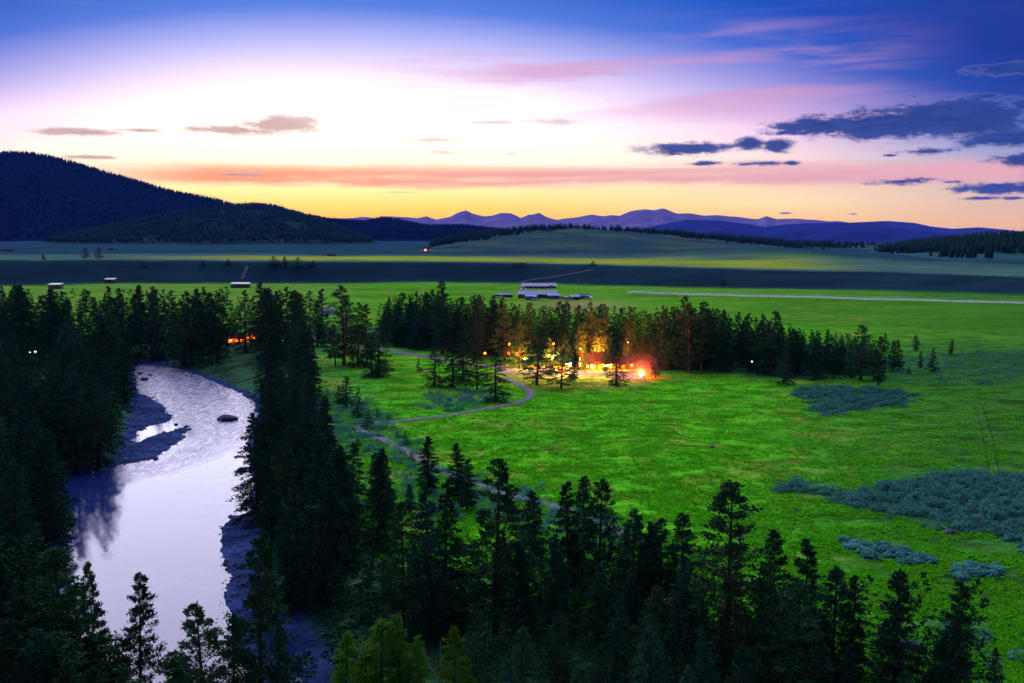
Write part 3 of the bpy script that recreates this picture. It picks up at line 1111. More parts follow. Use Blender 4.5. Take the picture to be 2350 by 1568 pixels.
# ---- single trees that can be told apart
for a in [
    # u, top, foot, kind, label, width
    (790, 657, 838, 'pine', 'tallest pine of the clump above the road, straight left of the meadow pines', 1.0),
    (822, 694, 842, 'fir', 'shorter conifer leaning into the tallest pine above the road', 1.0),
    (770, 745, 838, 'open', 'low spreading pine at the left edge of the clump above the road', 1.1),
    (842, 700, 834, 'slim', 'slim dark conifer at the right edge of the clump above the road', 1.0),
    (868, 735, 864, 'fir', 'broad dark pine alone just below the gravel road', 1.3),
    (852, 772, 866, 'fir', 'smaller pine grown into the side of the broad dark pine', 1.3),
    (961, 820, 853, 'young', 'tiny young pine by itself below the gravel road', 1.0),
    (997, 790, 888, 'fir', 'dark round-topped pine left of the two joined meadow pines', 1.3),
    (1062, 738, 874, 'fir', 'taller of the two joined pines in the upper meadow', 1.1),
    (1040, 772, 888, 'fir', 'lower of the two joined pines in the upper meadow', 1.15),
    (1095, 803, 895, 'pine', 'bare-stemmed pine between the joined pines and the darkest meadow pine', 1.35),
    (1137, 808, 922, 'fir', 'darkest meadow pine, standing where the lane curves', 1.4),
    (1232, 750, 884, 'pine', 'tall pine before the lit yard, at the left end of the glow', 1.2),
    (1288, 804, 891, 'pine', 'small open pine standing dark before the brightest lights', 1.3),
    (1318, 800, 876, 'slim', 'thin pine with a lit red trunk right before the lodge porch', .8),
    (1415, 778, 884, 'fir', 'dark pine in the meadow edge between lodge and red fire', 1.3),
    (1505, 784, 868, 'slim', 'tall narrow pine just behind the red fire', .9),
    (1373, 732, 838, 'fir', 'pine lit orange to its tip behind the lodge roof', .8),
    (1334, 742, 838, 'slim', 'pine with an orange lit side left of the lodge roof', .9),
    (1352, 694, 826, 'pine', 'very tall pine with orange lit stem behind the lodge', .8),
    (1192, 722, 846, 'pine', 'yellow lit pine left of the lit yard', .9),
    (1262, 776, 838, 'pine', 'yellow glowing pine behind the parked cars', .9),
    (1300, 768, 846, 'slim', 'orange lit conifer right behind the white yard lamp', .8),
    (1322, 762, 846, 'slim', 'orange lit conifer at the left lodge corner', .75),
    (1396, 764, 846, 'fir', 'orange lit conifer at the right lodge corner', .7),
    (1388, 800, 856, 'slim', 'low conifer in the glow before the lodge porch', .9),
    (1344, 796, 857, 'open', 'thin conifer standing in front of the lodge steps', .7),
    (1252, 792, 845, 'pine', 'smaller yellow lit pine left of the glowing one', .8),
    (1282, 786, 844, 'slim', 'yellow lit conifer between parked cars and yard lamp', .8),
    (1440, 772, 842, 'fir', 'pine with faint orange flank right of the lodge', .9),
    (1798, 790, 882, 'fir', 'broad fir standing forward of the belt at the meadow corner', 1.15),
    (1975, 746, 872, 'pine', 'tall flat-topped pine near the right end of the belt', 1.1),
    (2016, 772, 884, 'slim', 'slim dark fir next to the flat-topped pine', .9),
    (2048, 782, 850, 'slim', 'left one of the two joined firs right of the belt', 1.0),
    (2062, 780, 848, 'slim', 'right one of the two joined firs right of the belt', 1.0),
    (2031, 764, 806, 'slim', 'small fir in front of the green field at the end of the belt', 1.0),
    (2102, 768, 806, 'slim', 'small dark fir at the field edge past the belt', 1.2),
    (2112, 805, 846, 'slim', 'little narrow fir touching the stout lone fir', 1.0),
    (2143, 798, 852, 'fir', 'stout lone fir on the brushy ground past the belt', 1.2),
    (2182, 778, 813, 'slim', 'outermost small fir on the field edge far past the belt', 1.2),
    (2086, 838, 858, 'young', 'tiny fir on the brushy ground past the belt', 1.0),
    (795, 864, 934, 'slim', 'tallest of the young firs in the row above the river trees', 1.3),
    (822, 890, 958, 'fir', 'stocky young fir at the lower end of the row above the river trees', 1.3),
    (778, 884, 926, 'young', 'small young fir at the upper end of the row above the river trees', 1.2),
    (752, 888, 908, 'young', 'bush-sized fir farthest up the young fir row', 1.2),
    (733, 882, 902, 'young', 'bush-sized fir beside the river trees above the young fir row', 1.2),
    (844, 944, 982, 'young', 'round bushy fir at the bend of the lane', 1.7),
    (867, 937, 958, 'young', 'tiny fir just above the bend of the lane', 1.0),
    (891, 948, 964, 'young', 'smaller tiny fir beside the lane above the bend', 1.0),
    (931, 986, 1020, 'young', 'bushy young pine between lane and bright meadow', 1.2),
    (912, 988, 1005, 'young', 'tiny fir left of the bushy young pine by the lane', 1.0),
    (822, 1000, 1024, 'young', 'small fir below the bend of the lane', 1.3),
    (944, 1034, 1060, 'young', 'small fir on the lane verge left of the dark spire', 1.2),
    (983, 1003, 1130, 'slim', 'dark spire-shaped fir standing before the bright meadow', 1.25),
    (1052, 1018, 1148, 'slim', 'front one of the paired spires before the bright meadow', 1.1),
    (1072, 1052, 1170, 'slim', 'lower one of the paired spires before the bright meadow', 1.1),
    (880, 1030, 1166, 'slim', 'pointed fir left of the dark spire, close beside its twin', 1.0),
    (862, 1040, 1160, 'slim', 'fir twin pressed against the pointed fir left of the dark spire', 1.0),
    (940, 1110, 1176, 'slim', 'small pointed fir below the dark spire', 1.1),
    (900, 1120, 1176, 'slim', 'small thin fir among the sage below the lane', 1.1),
    (1137, 1060, 1452, 'open', 'tallest open-crowned pine, with bare dark stem, before the meadow', .82),
    (1230, 1124, 1290, 'slim', 'slender fir right of the open-crowned pine', 1.0),
    (1305, 1108, 1372, 'slim', 'left spire of the three-topped clump before the meadow', .8),
    (1337, 1094, 1360, 'slim', 'middle spire of the three-topped clump before the meadow', .75),
    (1372, 1100, 1402, 'pine', 'ragged right-hand pine of the three-topped clump before the meadow', .85),
    (1450, 1172, 1440, 'slim', 'left pointed fir of the row between clump and great pine', .95),
    (1478, 1200, 1440, 'slim', 'second pointed fir of the row between clump and great pine', .9),
    (1520, 1194, 1450, 'slim', 'third pointed fir of the row between clump and great pine', .9),
    (1561, 1178, 1460, 'slim', 'fourth pointed fir of the row, next to the great pine', .85),
    (1666, 1110, 1548, 'pine', 'great dark pine standing highest before the bright meadow', .92),
    (1777, 1222, 1520, 'slim', 'thin-topped fir right of the great pine', .95),
    (1846, 1238, 1528, 'slim', 'dense spire two to the right of the great pine', .95),
    (1906, 1306, 1590, 'slim', 'broad dark fir with the narrow fir at its side', 1.1),
    (1953, 1322, 1590, 'slim', 'narrow fir at the side of the broad dark fir', .75),
    (2048, 1312, 1640, 'slim', 'dark fir second from the right end of the front row', 1.0),
    (2168, 1326, 1660, 'slim', 'last dark fir at the right end of the front row', .95),
    (740, 1010, 1392, 'fir', 'tall dark fir leaning over the river bend', .85),
    (700, 1052, 1340, 'fir', 'dense fir left of the tall dark fir at the river bend', .95),
    (780, 1040, 1330, 'slim', 'narrow fir right of the tall dark fir at the river bend', 1.0),
    (928, 1158, 1452, 'open', 'lean dark-stemmed pine beside the fallen log clearing', .7),
    (985, 1116, 1462, 'fir', 'broad fir left of the open-crowned pine', .85),
    (1022, 1108, 1440, 'fir', 'tall fir just left of the open-crowned pine', .8),
    (684, 748, 905, 'fir', 'tall fir at the head of the river bank trees', 1.1),
    (614, 648, 832, 'fir', 'tall fir over the lit cabins, highest beside the hay shed', 1.0),
    (660, 660, 826, 'fir', 'pointed fir between the lit cabins and the small white cabin', 1.0),
    (1015, 646, 812, 'slim', 'tallest dark fir of the belt, standing above the barns', 1.0),
    (1572, 681, 846, 'pine', 'tall pine that tops the belt right of the lodge', 1.0),
    (1610, 694, 850, 'pine', 'second tallest pine of the belt right of the lodge', 1.0),
    (1768, 714, 858, 'pine', 'pine topping the belt above the meadow corner fir', 1.0),
    (1660, 712, 852, 'fir', 'pointed fir mid way along the belt right of the lodge', 1.0),
    (112, 958, 1190, 'fir', 'black fir at the water edge of the wide pool, upper one', 1.0),
    (126, 990, 1226, 'fir', 'black fir at the water edge of the wide pool, middle one', .9),
    (104, 1010, 1268, 'fir', 'black fir at the water edge of the wide pool, lower one', 1.0),
    (176, 872, 1080, 'fir', 'black fir by the head of the wide pool', 1.0),
    (228, 872, 1070, 'fir', 'black fir by the root of the gravel spit', 1.0),
    (325, 1326, 1690, 'open', 'thin see-through conifer standing alone before the shining river', .62),
    (236, 1296, 1700, 'open', 'ragged small pine with clumped top at the river trees left', .55),
    (600, 1236, 1690, 'pine', 'knobbly pine rising before the gravel bar', .8),
    (478, 1388, 1760, 'open', 'broad dark pine spread low over the near water', .95),
    (540, 1420, 1720, 'pine', 'pine filling the gap beside the knobbly pine', .9),
    (640, 1430, 1730, 'fir', 'drooping conifer right of the knobbly pine', .8),
]:
    u, vt, vb, kind, label, wd = a
    ptree(u, vt, vb, kind, label, width=wd)
for a in [(872, 1428, 1700, 'slim', 'big yellow-green conifer in the bright clump', 1.25), (925, 1412, 1690, 'slim', 'pointed yellow-green conifer topping the bright clump', .9),
          (962, 1462, 1690, 'slim', 'narrow yellow-green conifer on the right of the bright clump', .85), (838, 1500, 1710, 'slim', 'lower yellow-green conifer on the left of the bright clump', 1.1),
          (790, 1456, 1690, 'slim', 'small pointed green conifer by the side channel', .85), (1050, 1440, 1700, 'pine', 'small bright-topped tree behind the bare forked snag', .7)]:
    u, vt, vb, kind, label, wd = a
    ptree(u, vt, vb, kind, label, width=wd, leaf='bright')


# ---- rows and stands of trees nobody could name one by one
OPEN = [(540, 784, 24), (580, 778, 15), (660, 784, 10), (1169, 822, 9), (1113, 832, 6), (78, 824, 13)]     # sight lines to lit windows: column, row, half width


def fill(pts, n, sep, label, group, tops=None, hr=(17, 25), kinds=('fir', 'fir', 'slim', 'pine'), wr=(.85, 1.15), tries=40, lod=None, leaf=None):
    us, vs = [p[0] for p in pts], [p[1] for p in pts]
    pa = np.array(pts, float)
    done = 0
    for _ in range(n * tries):
        if done >= n:
            break
        u, v = random.uniform(min(us), max(us)), random.uniform(min(vs), max(vs))
        if not inside(np.array([u]), np.array([v]), pa)[0]:
            continue
        if any(abs(u - a) < c and b < v < 965 for a, b, c in OPEN):
            continue
        x, y = at(u, v, 0)
        if v > 1568:
            x, y, _z = hit(u, v)
        if any((x - a) ** 2 + (y - b) ** 2 < sep * sep for a, b in TREES):
            continue
        if y < 460 and shore(x, y) < 4:
            continue
        h = random.uniform(*hr)
        if tops is not None:
            vt = np.interp(u, [p[0] for p in tops], [p[1] for p in tops]) + random.choice((0, 2, 6, 10, 16, 24, 30))
            h = min(max(z_for(y, vt) - float(terrain(x, y)[0]), 11), 33)
        l = lod or ('near' if y < 230 else 'mid')
        tree(x, y, h, random.choice(kinds), l, label, group, random.uniform(*wr), leaf=leaf)
        done += 1
    return done


BELT = [(-30, 655), (0, 655), (50, 642), (110, 668), (180, 655), (230, 660), (300, 655), (350, 656), (400, 664), (450, 660), (515, 652), (560, 662), (610, 654), (640, 665), (690, 668), (740, 657), (760, 668), (800, 680),
        (830, 700), (870, 690), (900, 680), (930, 672), (990, 664), (1040, 678), (1100, 676), (1160, 682), (1210, 696), (1260, 692), (1300, 692), (1350, 697), (1420, 700), (1470, 702), (1530, 702), (1580, 696), (1620, 704),
        (1660, 712), (1720, 718), (1765, 720), (1800, 736), (1860, 748), (1900, 757), (1980, 764), (2000, 772)]
fill([(870, 800), (1010, 816), (1160, 832), (1160, 788), (1010, 775), (870, 765)], 24, 6.0, 'dark conifer in the dense belt behind the road, below the long barns', 'belt conifers behind the road', BELT, wr=(.75, 1.0))
fill([(1160, 826), (1300, 822), (1440, 838), (1440, 800), (1300, 790), (1160, 788)], 15, 6.5, 'dark conifer in the belt behind the lit lodge', 'belt conifers behind the lodge', BELT, wr=(.75, 1.0))
fill([(1440, 850), (1620, 858), (1800, 874), (1980, 866), (1990, 838), (1800, 822), (1620, 808), (1440, 802)], 32, 6.5, 'dark conifer in the belt along the meadow right of the lodge', 'belt conifers right of the lodge', BELT, wr=(.75, 1.05))
fill([(690, 812), (760, 800), (870, 806), (870, 768), (690, 765)], 7, 6.0, 'conifer in the thin stand behind the clump above the road', 'conifers behind the road clump', BELT)
fill([(300, 832), (470, 846), (600, 862), (690, 850), (690, 775), (560, 768), (300, 765)], 20, 7.5, 'dark conifer in the wood around the lit cabins', 'conifers around the lit cabins', BELT)
fill([(-30, 840), (300, 838), (300, 765), (-30, 765)], 15, 8, 'dark conifer in the far wood left of the lit cabins', 'conifers in the far left wood', BELT)
# left bank
fill([(-30, 960), (295, 960), (300, 850), (-30, 850)], 18, 7.0, 'black-green conifer in the wood above the river island', 'left bank conifers above the island', hr=(18, 24))
fill([(-40, 1075), (230, 1072), (285, 960), (-40, 960)], 13, 6.5, 'black-green conifer in the wood level with the gravel spit', 'left bank conifers by the spit', hr=(17, 23))
fill([(-60, 1310), (108, 1310), (125, 1085), (-60, 1085)], 10, 6, 'black-green conifer on the bank along the wide pool', 'left bank conifers by the pool', hr=(17, 23))
# right bank
fill([(572, 960), (720, 930), (715, 870), (600, 880)], 11, 5.5, 'dark fir on the right bank above the boulder', 'right bank firs above the boulder', hr=(17, 24), wr=(.8, 1.05))
fill([(585, 1170), (760, 1140), (720, 935), (580, 960)], 19, 5.5, 'dark fir on the right bank along the rapids', 'right bank firs along the rapids', hr=(16, 23), kinds=('fir', 'fir', 'slim'), wr=(.75, 1.0))
fill([(610, 1400), (700, 1400), (900, 1250), (850, 1150), (610, 1180)], 12, 5.5, 'dark fir on the right bank behind the gravel bar', 'right bank firs behind the gravel bar', hr=(13, 20), wr=(.75, 1.0))
# front wood
fill([(1060, 1470), (1500, 1500), (1500, 1400), (1200, 1340), (1060, 1400)], 10, 4.5, 'shorter conifer among the big pines before the meadow', 'front wood behind the open-crowned pine', hr=(9, 15), wr=(.8, 1.05))
fill([(1400, 1600), (1900, 1620), (1850, 1500), (1500, 1450), (1400, 1480)], 8, 4.5, 'shorter conifer around the foot of the great pine', 'front wood around the great pine', hr=(9, 15), wr=(.85, 1.1))
fill([(1080, 1700), (1500, 1700), (1500, 1560), (1080, 1560)], 11, 4.5, 'shadowed conifer at the foot of the view, right of the snag', 'lowest front conifers right of the snag', hr=(7, 12))
fill([(1500, 1700), (2300, 1700), (2300, 1620), (1500, 1590)], 10, 4.5, 'shadowed conifer at the foot of the view below the front row', 'lowest front conifers below the front row', hr=(7, 11))
# wood on the near slope, lower left
for a in [(-10, 1180, 1560, 'fir'), (45, 1236, 1600, 'fir'), (100, 1236, 1640, 'pine'), (150, 1262, 1660, 'pine'), (10, 1300, 1680, 'fir'), (70, 1330, 1700, 'fir'), (130, 1340, 1720, 'pine'), (185, 1356, 1720, 'pine'),
          (205, 1460, 1740, 'fir'), (30, 1420, 1760, 'fir'), (110, 1440, 1780, 'fir'), (175, 1450, 1780, 'pine'), (-30, 1400, 1740, 'fir'), (225, 1525, 1800, 'fir'), (60, 1500, 1800, 'fir'), (150, 1520, 1820, 'fir'),
          (300, 1530, 1800, 'open'), (400, 1500, 1790, 'open')]:
    ptree(a[0], a[1], a[2], a[3], 'black conifer in the dark wood at the lower left before the river', 'lower left wood', width=1.05)

# the trees behind and between those, joined into one mass
def wood_mass(name, label, areas):
    g = np.random.default_rng(77)
    Vs = []
    for pts, n, tops, hr in areas:
        pa = np.array(pts, float)
        k = 0
        for _ in range(n * 30):
            if k >= n:
                break
            u, v = g.uniform(pa[:, 0].min(), pa[:, 0].max()), g.uniform(pa[:, 1].min(), pa[:, 1].max())
            if not inside(np.array([u]), np.array([v]), pa)[0]:
                continue
            if any(abs(u - a) < c and b < v < 965 for a, b, c in OPEN):
                continue
            x, y = at(u, v, 0)
            if any((x - a) ** 2 + (y - b) ** 2 < 9 for a, b in TREES) or (y < 460 and shore(x, y) < 4):
                continue
            z = float(terrain(x, y)[0])
            h = g.uniform(*(hr or (15, 20)))
            if tops is not None:
                h = min(max(z_for(y, np.interp(u, [p[0] for p in tops], [p[1] for p in tops]) + g.uniform(4, 46)) - z, 9), 30)
            V, F, tm, cr = proto(('fir', 'fir', 'slim')[int(g.integers(0, 3))], 'far', int(g.integers(0, 3)))
            th = g.uniform(0, 6.28)
            c, s = math.cos(th), math.sin(th)
            wd = h * g.uniform(1.0, 1.3)
            Vs.append(np.stack([(V[:, 0] * c - V[:, 1] * s) * wd + x, (V[:, 0] * s + V[:, 1] * c) * wd + y, V[:, 2] * h + z], 1))
            TREES.append((x, y))
            k += 1
    V = np.concatenate(Vs)
    link(name, mesh_np(name, V, np.arange(len(V)).reshape(-1, 3), [M['fir']]), kind='stuff', label=label, category='woods')


wood_mass('background_wood', 'shadowed conifers closing the gaps behind the belt and in the left woods', [
    ([(870, 792), (1010, 806), (1160, 820), (1160, 780), (1010, 768), (870, 760)], 130, BELT, None),
    ([(1160, 818), (1300, 812), (1440, 826), (1440, 796), (1300, 784), (1160, 780)], 90, BELT, None),
    ([(1440, 840), (1620, 848), (1800, 866), (1980, 858), (1990, 836), (1800, 818), (1620, 802), (1440, 796)], 220, BELT, None),
    ([(1850, 876), (1960, 872), (2060, 852), (2040, 828), (1850, 826)], 34, BELT, None),
    ([(1680, 1640), (2250, 1690), (2250, 1600), (1960, 1570), (1700, 1520)], 26, None, (9, 15)),
    ([(300, 826), (470, 838), (600, 850), (690, 840), (690, 770), (560, 764), (300, 760)], 85, BELT, None),
    ([(-30, 840), (300, 838), (300, 760), (-30, 760)], 80, BELT, None),
    ([(-40, 1060), (240, 1060), (295, 960), (300, 845), (-40, 845)], 80, None, (15, 22)),
    ([(-60, 1310), (105, 1310), (120, 1085), (-60, 1060)], 14, None, (14, 20)),
    ([(590, 1160), (720, 1130), (715, 870), (600, 880)], 26, None, (12, 18)),
    ([(1080, 1640), (2250, 1660), (1900, 1560), (1500, 1500), (1080, 1480)], 60, None, (6, 12)),
    ([(760, 1480), (1100, 1500), (1500, 1520), (1750, 1540), (1650, 1470), (1400, 1400), (1150, 1360), (900, 1330), (760, 1380)], 55, None, (7, 14))])

# trees far out on the terrace
for u, vt, vb, kind, label, wd in [
    (196, 568, 594, 'pine', 'left one of two round trees on the terrace edge', 1.6), (226, 568, 594, 'pine', 'right one of two round trees on the terrace edge', 1.6),
    (100, 580, 596, 'fir', 'small tree on the terrace edge left of the two round trees', 1.5),
    (629, 589, 610, 'pine', 'widest tree of the clump on the yellow terrace edge', 2.4), (655, 588, 612, 'slim', 'pointed tree in the clump on the yellow terrace edge', 1.6),
    (683, 591, 613, 'pine', 'round tree right in the clump on the yellow terrace edge', 2.4), (707, 600, 613, 'young', 'little tree in the clump on the yellow terrace edge', 1.8), (719, 597, 612, 'young', 'end tree of the clump on the yellow terrace edge', 1.8),
    (466, 596, 610, 'young', 'lone small bush on the dark bank', 2.2), (524, 594, 607, 'young', 'lone rounded bush higher on the dark bank', 2.2), (1361, 599, 609, 'young', 'lone dark round tree above the bench road', 2.6),
    (1660, 640, 652, 'young', 'dim bush on the bank beyond the irrigation line', 2.4), (330, 600, 612, 'young', 'dim bush on the bank below the two round trees', 2.2)]:
    ptree(u, vt, vb, kind, label, width=wd * 1.1, lod='mid', name='lone_tree', cat='tree')


# ------------------------------------------------------------------ woods on the hills, one mass each
def far_wood(name, label, xs, ys, hmin, hmax, category='forest', leaf='farwood'):
    g = np.random.default_rng(len(xs))
    n = len(xs)
    z = terrain(xs, ys)
    h = g.uniform(hmin, hmax, n)
    r = h * g.uniform(.16, .27, n)
    V, F = [], []
    S = 5
    ph = g.uniform(0, 6.28, n)
    rings = [(0.05, .95), (.48, .62)]
    P0 = []
    for (t, k) in rings:
        for s in range(S):
            jit = g.uniform(.65, 1.25, n)
            P0.append(np.stack([xs + r * k * jit * np.cos(ph + s * 6.283 / S), ys + r * k * jit * np.sin(ph + s * 6.283 / S), z + h * (t + g.uniform(-.05, .05, n))], 1))
    P0.append(np.stack([xs, ys, z + h], 1))
    P0 = np.stack(P0, 1)                       # n, 11, 3
    fs = []
    for q in range(S):
        a, b_ = q, (q + 1) % S
        fs += [(a, b_, b_ + S), (a, b_ + S, a + S), (a + S, b_ + S, 2 * S)]
    F = (np.array(fs)[None] + (np.arange(n) * (2 * S + 1))[:, None, None]).reshape(-1, 3)
    link(name, mesh_np(name, P0.reshape(-1, 3), F, [M[leaf]]), kind='stuff', label=label, category=category)


def scatter(n, a0, a1, d0, d1):
    a = np.radians(rng.uniform(a0, a1, n))
    d = np.sqrt(rng.uniform(d0 * d0, d1 * d1, n))
    return d * np.sin(a), d * np.cos(a)


x, y = scatter(12000, -29, 1, 3950, 5750)
H = HILLS[3]
ok = hill_height(H, x, y) > ground(x, y) + 6
far_wood('mountain_forest', 'conifer forest covering the big dark mountain on the left', x[ok], y[ok], 14, 24, leaf='hazewood')
x, y = scatter(11000, -29, -4, 2950, 4100)
ok = (hill_height(HILLS[2], x, y) > ground(x, y) + 3) & (wav(x, y, 260, 3) + .4 * wav(x, y, 80, 1) < .55)
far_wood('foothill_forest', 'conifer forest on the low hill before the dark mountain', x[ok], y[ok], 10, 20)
x, y = scatter(5200, -10, 20, 2250, 3100)
aa = np.degrees(np.arctan2(x, y))
dd = np.hypot(x, y)
edge_d = np.interp(aa, [-10, -4, 0, 3, 5, 8, 12, 16, 20], [1900, 1980, 2330, 2470, 2540, 2430, 2330, 2200, 2120])
ok = (dd > edge_d + 60 * wav(x, y, 180, 2) + 60 * wav(x, y, 60, 3)) & (hill_height(HILLS[0], x, y) > ground(x, y) + 1) & (rng.uniform(0, 1, len(x)) < np.interp(aa, [-10, 1, 4, 20], [1, .9, .6, .75]))
far_wood('ridge_forest', 'line of conifers along the crest of the grassy hill', x[ok], y[ok], 9, 19)
x, y = scatter(4200, 19, 34, 1620, 2500)
ok = (hill_height(HILLS[1], x, y) > ground(x, y) + 1.5) & (hill_height(HILLS[1], x, y) + 9 * wav(x, y, 170, 2) > np.interp(np.degrees(np.arctan2(x, y)), [19, 23, 27, 34], [15, 19, 21, 24]))
far_wood('spur_forest', 'dark conifers on the low hill at the far right', x[ok], y[ok], 10, 20)


# ------------------------------------------------------------------ buildings
def gable(name, label, cat, loc, rz, L, W, H, RH, wall='board', roof='brownroof', eave=.5, windows=(), door=None, chimney=False, group=None, win='warmwin', corr=0):
    """long axis on x, front towards -y; windows are (face, along, z, w, h, lit)"""
    t = thing(name, label, cat, loc, rz, group)
    wb = MB().prism([(-W / 2, -.6), (W / 2, -.6), (W / 2, H), (0, H + RH), (-W / 2, H)], 'x', -L / 2, L / 2)
    wb.build('wall', M[wall], t)
    sl = math.hypot(W / 2 + eave, RH * (W / 2 + eave) / (W / 2))
    drop = RH * eave / (W / 2)
    for s in (-1, 1):
        rp = MB()
        y0, z0, y1, z1 = 0, H + RH + .06, s * (W / 2 + eave), H - drop + .06
        rp.prism([(y0, z0), (y1, z1), (y1, z1 + .18), (y0, z0 + .18)], 'x', -L / 2 - eave, L / 2 + eave)
        rf = rp.build('roof', M[roof], t)
        if corr:
            for i in range(corr + 1):
                xx = -L / 2 - eave + (L + 2 * eave) * i / corr
                MB().prism([(y0, z0 + .18), (y1, z1 + .18), (y1, z1 + .27), (y0, z0 + .27)], 'x', xx - .05, xx + .05).build('roof_seam', M[roof], rf)
    MB().box(-L / 2 - eave, -.16, H + RH + .16, L / 2 + eave, .16, H + RH + .32).build('ridge_cap', M[roof], t)
    for (face, a, z, ww, hh, lit) in windows:
        fr, pn = MB(), MB()
        if face in 'fb':
            s = -1 if face == 'f' else 1
            y = s * W / 2
            fr.box(a - ww / 2 - .12, min(y, y + s * .08), z - .12, a + ww / 2 + .12, max(y, y + s * .08), z + hh + .12)
            pn.box(a - ww / 2, min(y + s * .06, y + s * .11), z, a + ww / 2, max(y + s * .06, y + s * .11), z + hh)
        else:
            s = -1 if face == 'l' else 1
            x_ = s * L / 2
            fr.box(min(x_, x_ + s * .08), a - ww / 2 - .12, z - .12, max(x_, x_ + s * .08), a + ww / 2 + .12, z + hh + .12)
            pn.box(min(x_ + s * .06, x_ + s * .11), a - ww / 2, z, max(x_ + s * .06, x_ + s * .11), a + ww / 2, z + hh)
        fo = fr.build('window', M['white'] if wall != 'log' else M['darkboard'], t)
        pn.build('pane', M[win] if lit else M['glass'], fo)
    if door is not None:
        a, ww, hh = door
        d = MB().box(a - ww / 2, -W / 2 - .07, 0, a + ww / 2, -W / 2, hh).build('door', M['darkboard'], t)
        MB().ball((a + ww * .36, -W / 2 - .11, hh * .48), .06, 6, 4).build('handle', M['silver'], d)
    if chimney:
        MB().box(L * .22 - .45, -.45 + W * .12, H, L * .22 + .45, .45 + W * .12, H + RH + 1.5).build('chimney', M['stone'], t)
    return t


def pt(u, v):
    x, y, z = hit(u, v)
    return (x, y, z)


def point_light(name, loc, colour, power, size=.25):
    l = bpy.data.lights.new(name, 'POINT')
    l.color = colour
    l.energy = power
    l.shadow_soft_size = size
    o = bpy.data.objects.new(name, l)
    o.location = loc
    COL.objects.link(o)
    return o


# the lodge
lx, ly, lz = pt(1366, 845)
lodge = gable('lodge', 'brown-roofed log lodge with glowing porch among orange lit pines', 'lodge', (lx, ly, lz), R(16), 13, 8, 3.2, 3.0, 'log', 'brownroof', .9,
              [('f', -5.2, 1.0, 1.3, 1.5, 1), ('f', -3.0, 1.0, 1.3, 1.5, 1), ('f', 2.2, 1.0, 1.3, 1.5, 1), ('f', 4.8, 1.0, 1.3, 1.5, 1),
               ('l', 0, 1.0, 2.0, 1.6, 1), ('l', 0, 3.5, 1.3, 1.2, 1), ('r', 0, 1.0, 2.0, 1.6, 1)], (-.6, 1.4, 2.2), True)
MB().box(-7.0, -7.4, .05, 7.0, -4.1, .35).build('porch_floor', M['board'], lodge)
MB().prism([(-3.9, 3.1), (-7.7, 2.5), (-7.7, 2.68), (-3.9, 3.28)], 'x', -7.2, 7.2).build('porch_roof', M['brownroof'], lodge)
for i in range(6):
    MB().tube((-6.7 + 2.68 * i, -7.2, .35), (-6.7 + 2.68 * i, -7.2, 2.6), .17, .15, 8).build('porch_post', M['log'], lodge)
for i in range(5):
    if i != 2:
        MB().box(-6.5 + 2.68 * i, -7.26, 1.15, -4.25 + 2.68 * i, -7.14, 1.27).build('rail', M['log'], lodge)
for i in range(3):
    MB().box(-1.3, -7.6 - .35 * i, -.3, .5, -7.4 - .35 * i, .26 - .12 * i).build('step', M['board'], lodge)
for xx in (-4, 0, 4):
    MB().box(xx - .18, -7.4, 2.15, xx + .18, -7.1, 2.47).build('porch_lamp', M['lamp'], lodge)


def lamp_post(u, vb, vt, label, colour, power, glass='lamp', ball=.45, group='lamps round the lodge'):
    x, y, z = pt(u, vb)
    h = z_for(y, vt) - z
    t = thing('lamp_post', label, 'lamp', (x, y, z), 0, None)
    MB().tube((0, 0, -.3), (0, 0, h - ball * .8), .09, .06, 8).build('pole', M['dark'], t, True)
    MB().tube((0, 0, -.3), (0, 0, .35), .2, .16, 8).build('base', M['concrete'], t)
    MB().ball((0, 0, h), ball, 12, 8).build('globe', M[glass], t, True)
    MB().tube((0, 0, h + ball * .8), (0, 0, h + ball * 1.25), ball * .5, .03, 8).build('cap', M['dark'], t)
    if power:
        point_light('lamp_light', (x, y, z + h), colour, power, ball * 1.1).data.cycles.max_bounces = 4
    return t


WARM = (1.0, .42, .06)
ORANGE = (1.0, .22, .02)
lamp_post(1308, 854, 836, 'white-pink yard lamp, brightest light before the lodge', (1.0, .52, .12), 16000, 'lampwhite', .6)
lamp_post(1270, 842, 789, 'orange globe lamp above the parked cars', ORANGE, 5000, 'lamp', .42)
lamp_post(1332, 850, 801, 'orange globe lamp left of the lodge roof', ORANGE, 30000, 'lamp', .42)
lamp_post(1366, 852, 802, 'yellow globe lamp over the lodge porch', ORANGE, 60000, 'lamp', .42)
lamp_post(1169, 824, 790, 'orange lamp alone among the dark belt pines', ORANGE, 1500, 'lamp', .5)
lamp_post(1113, 834, 811, 'dim orange lamp between two meadow pines', ORANGE, 150, 'lamp', .5)
lamp_post(1725, 858, 830, 'tiny pale lamp on a post before the belt', (.7, .9, 1), 30, 'lampgreen', .3)
lamp_post(82, 826, 808, 'pale green lamp in the black wood, right of its twin', (.5, 1, .8), 40, 'lampgreen', .5)
lamp_post(70, 828, 809, 'small pale green lamp deep in the black wood', (.5, 1, .8), 20, 'lampgreen', .35)
lamp_post(1440, 850, 786, 'faint white lamp on a tall pole between lodge and fire', (1, .9, .8), 60, 'lampgreen', .22)
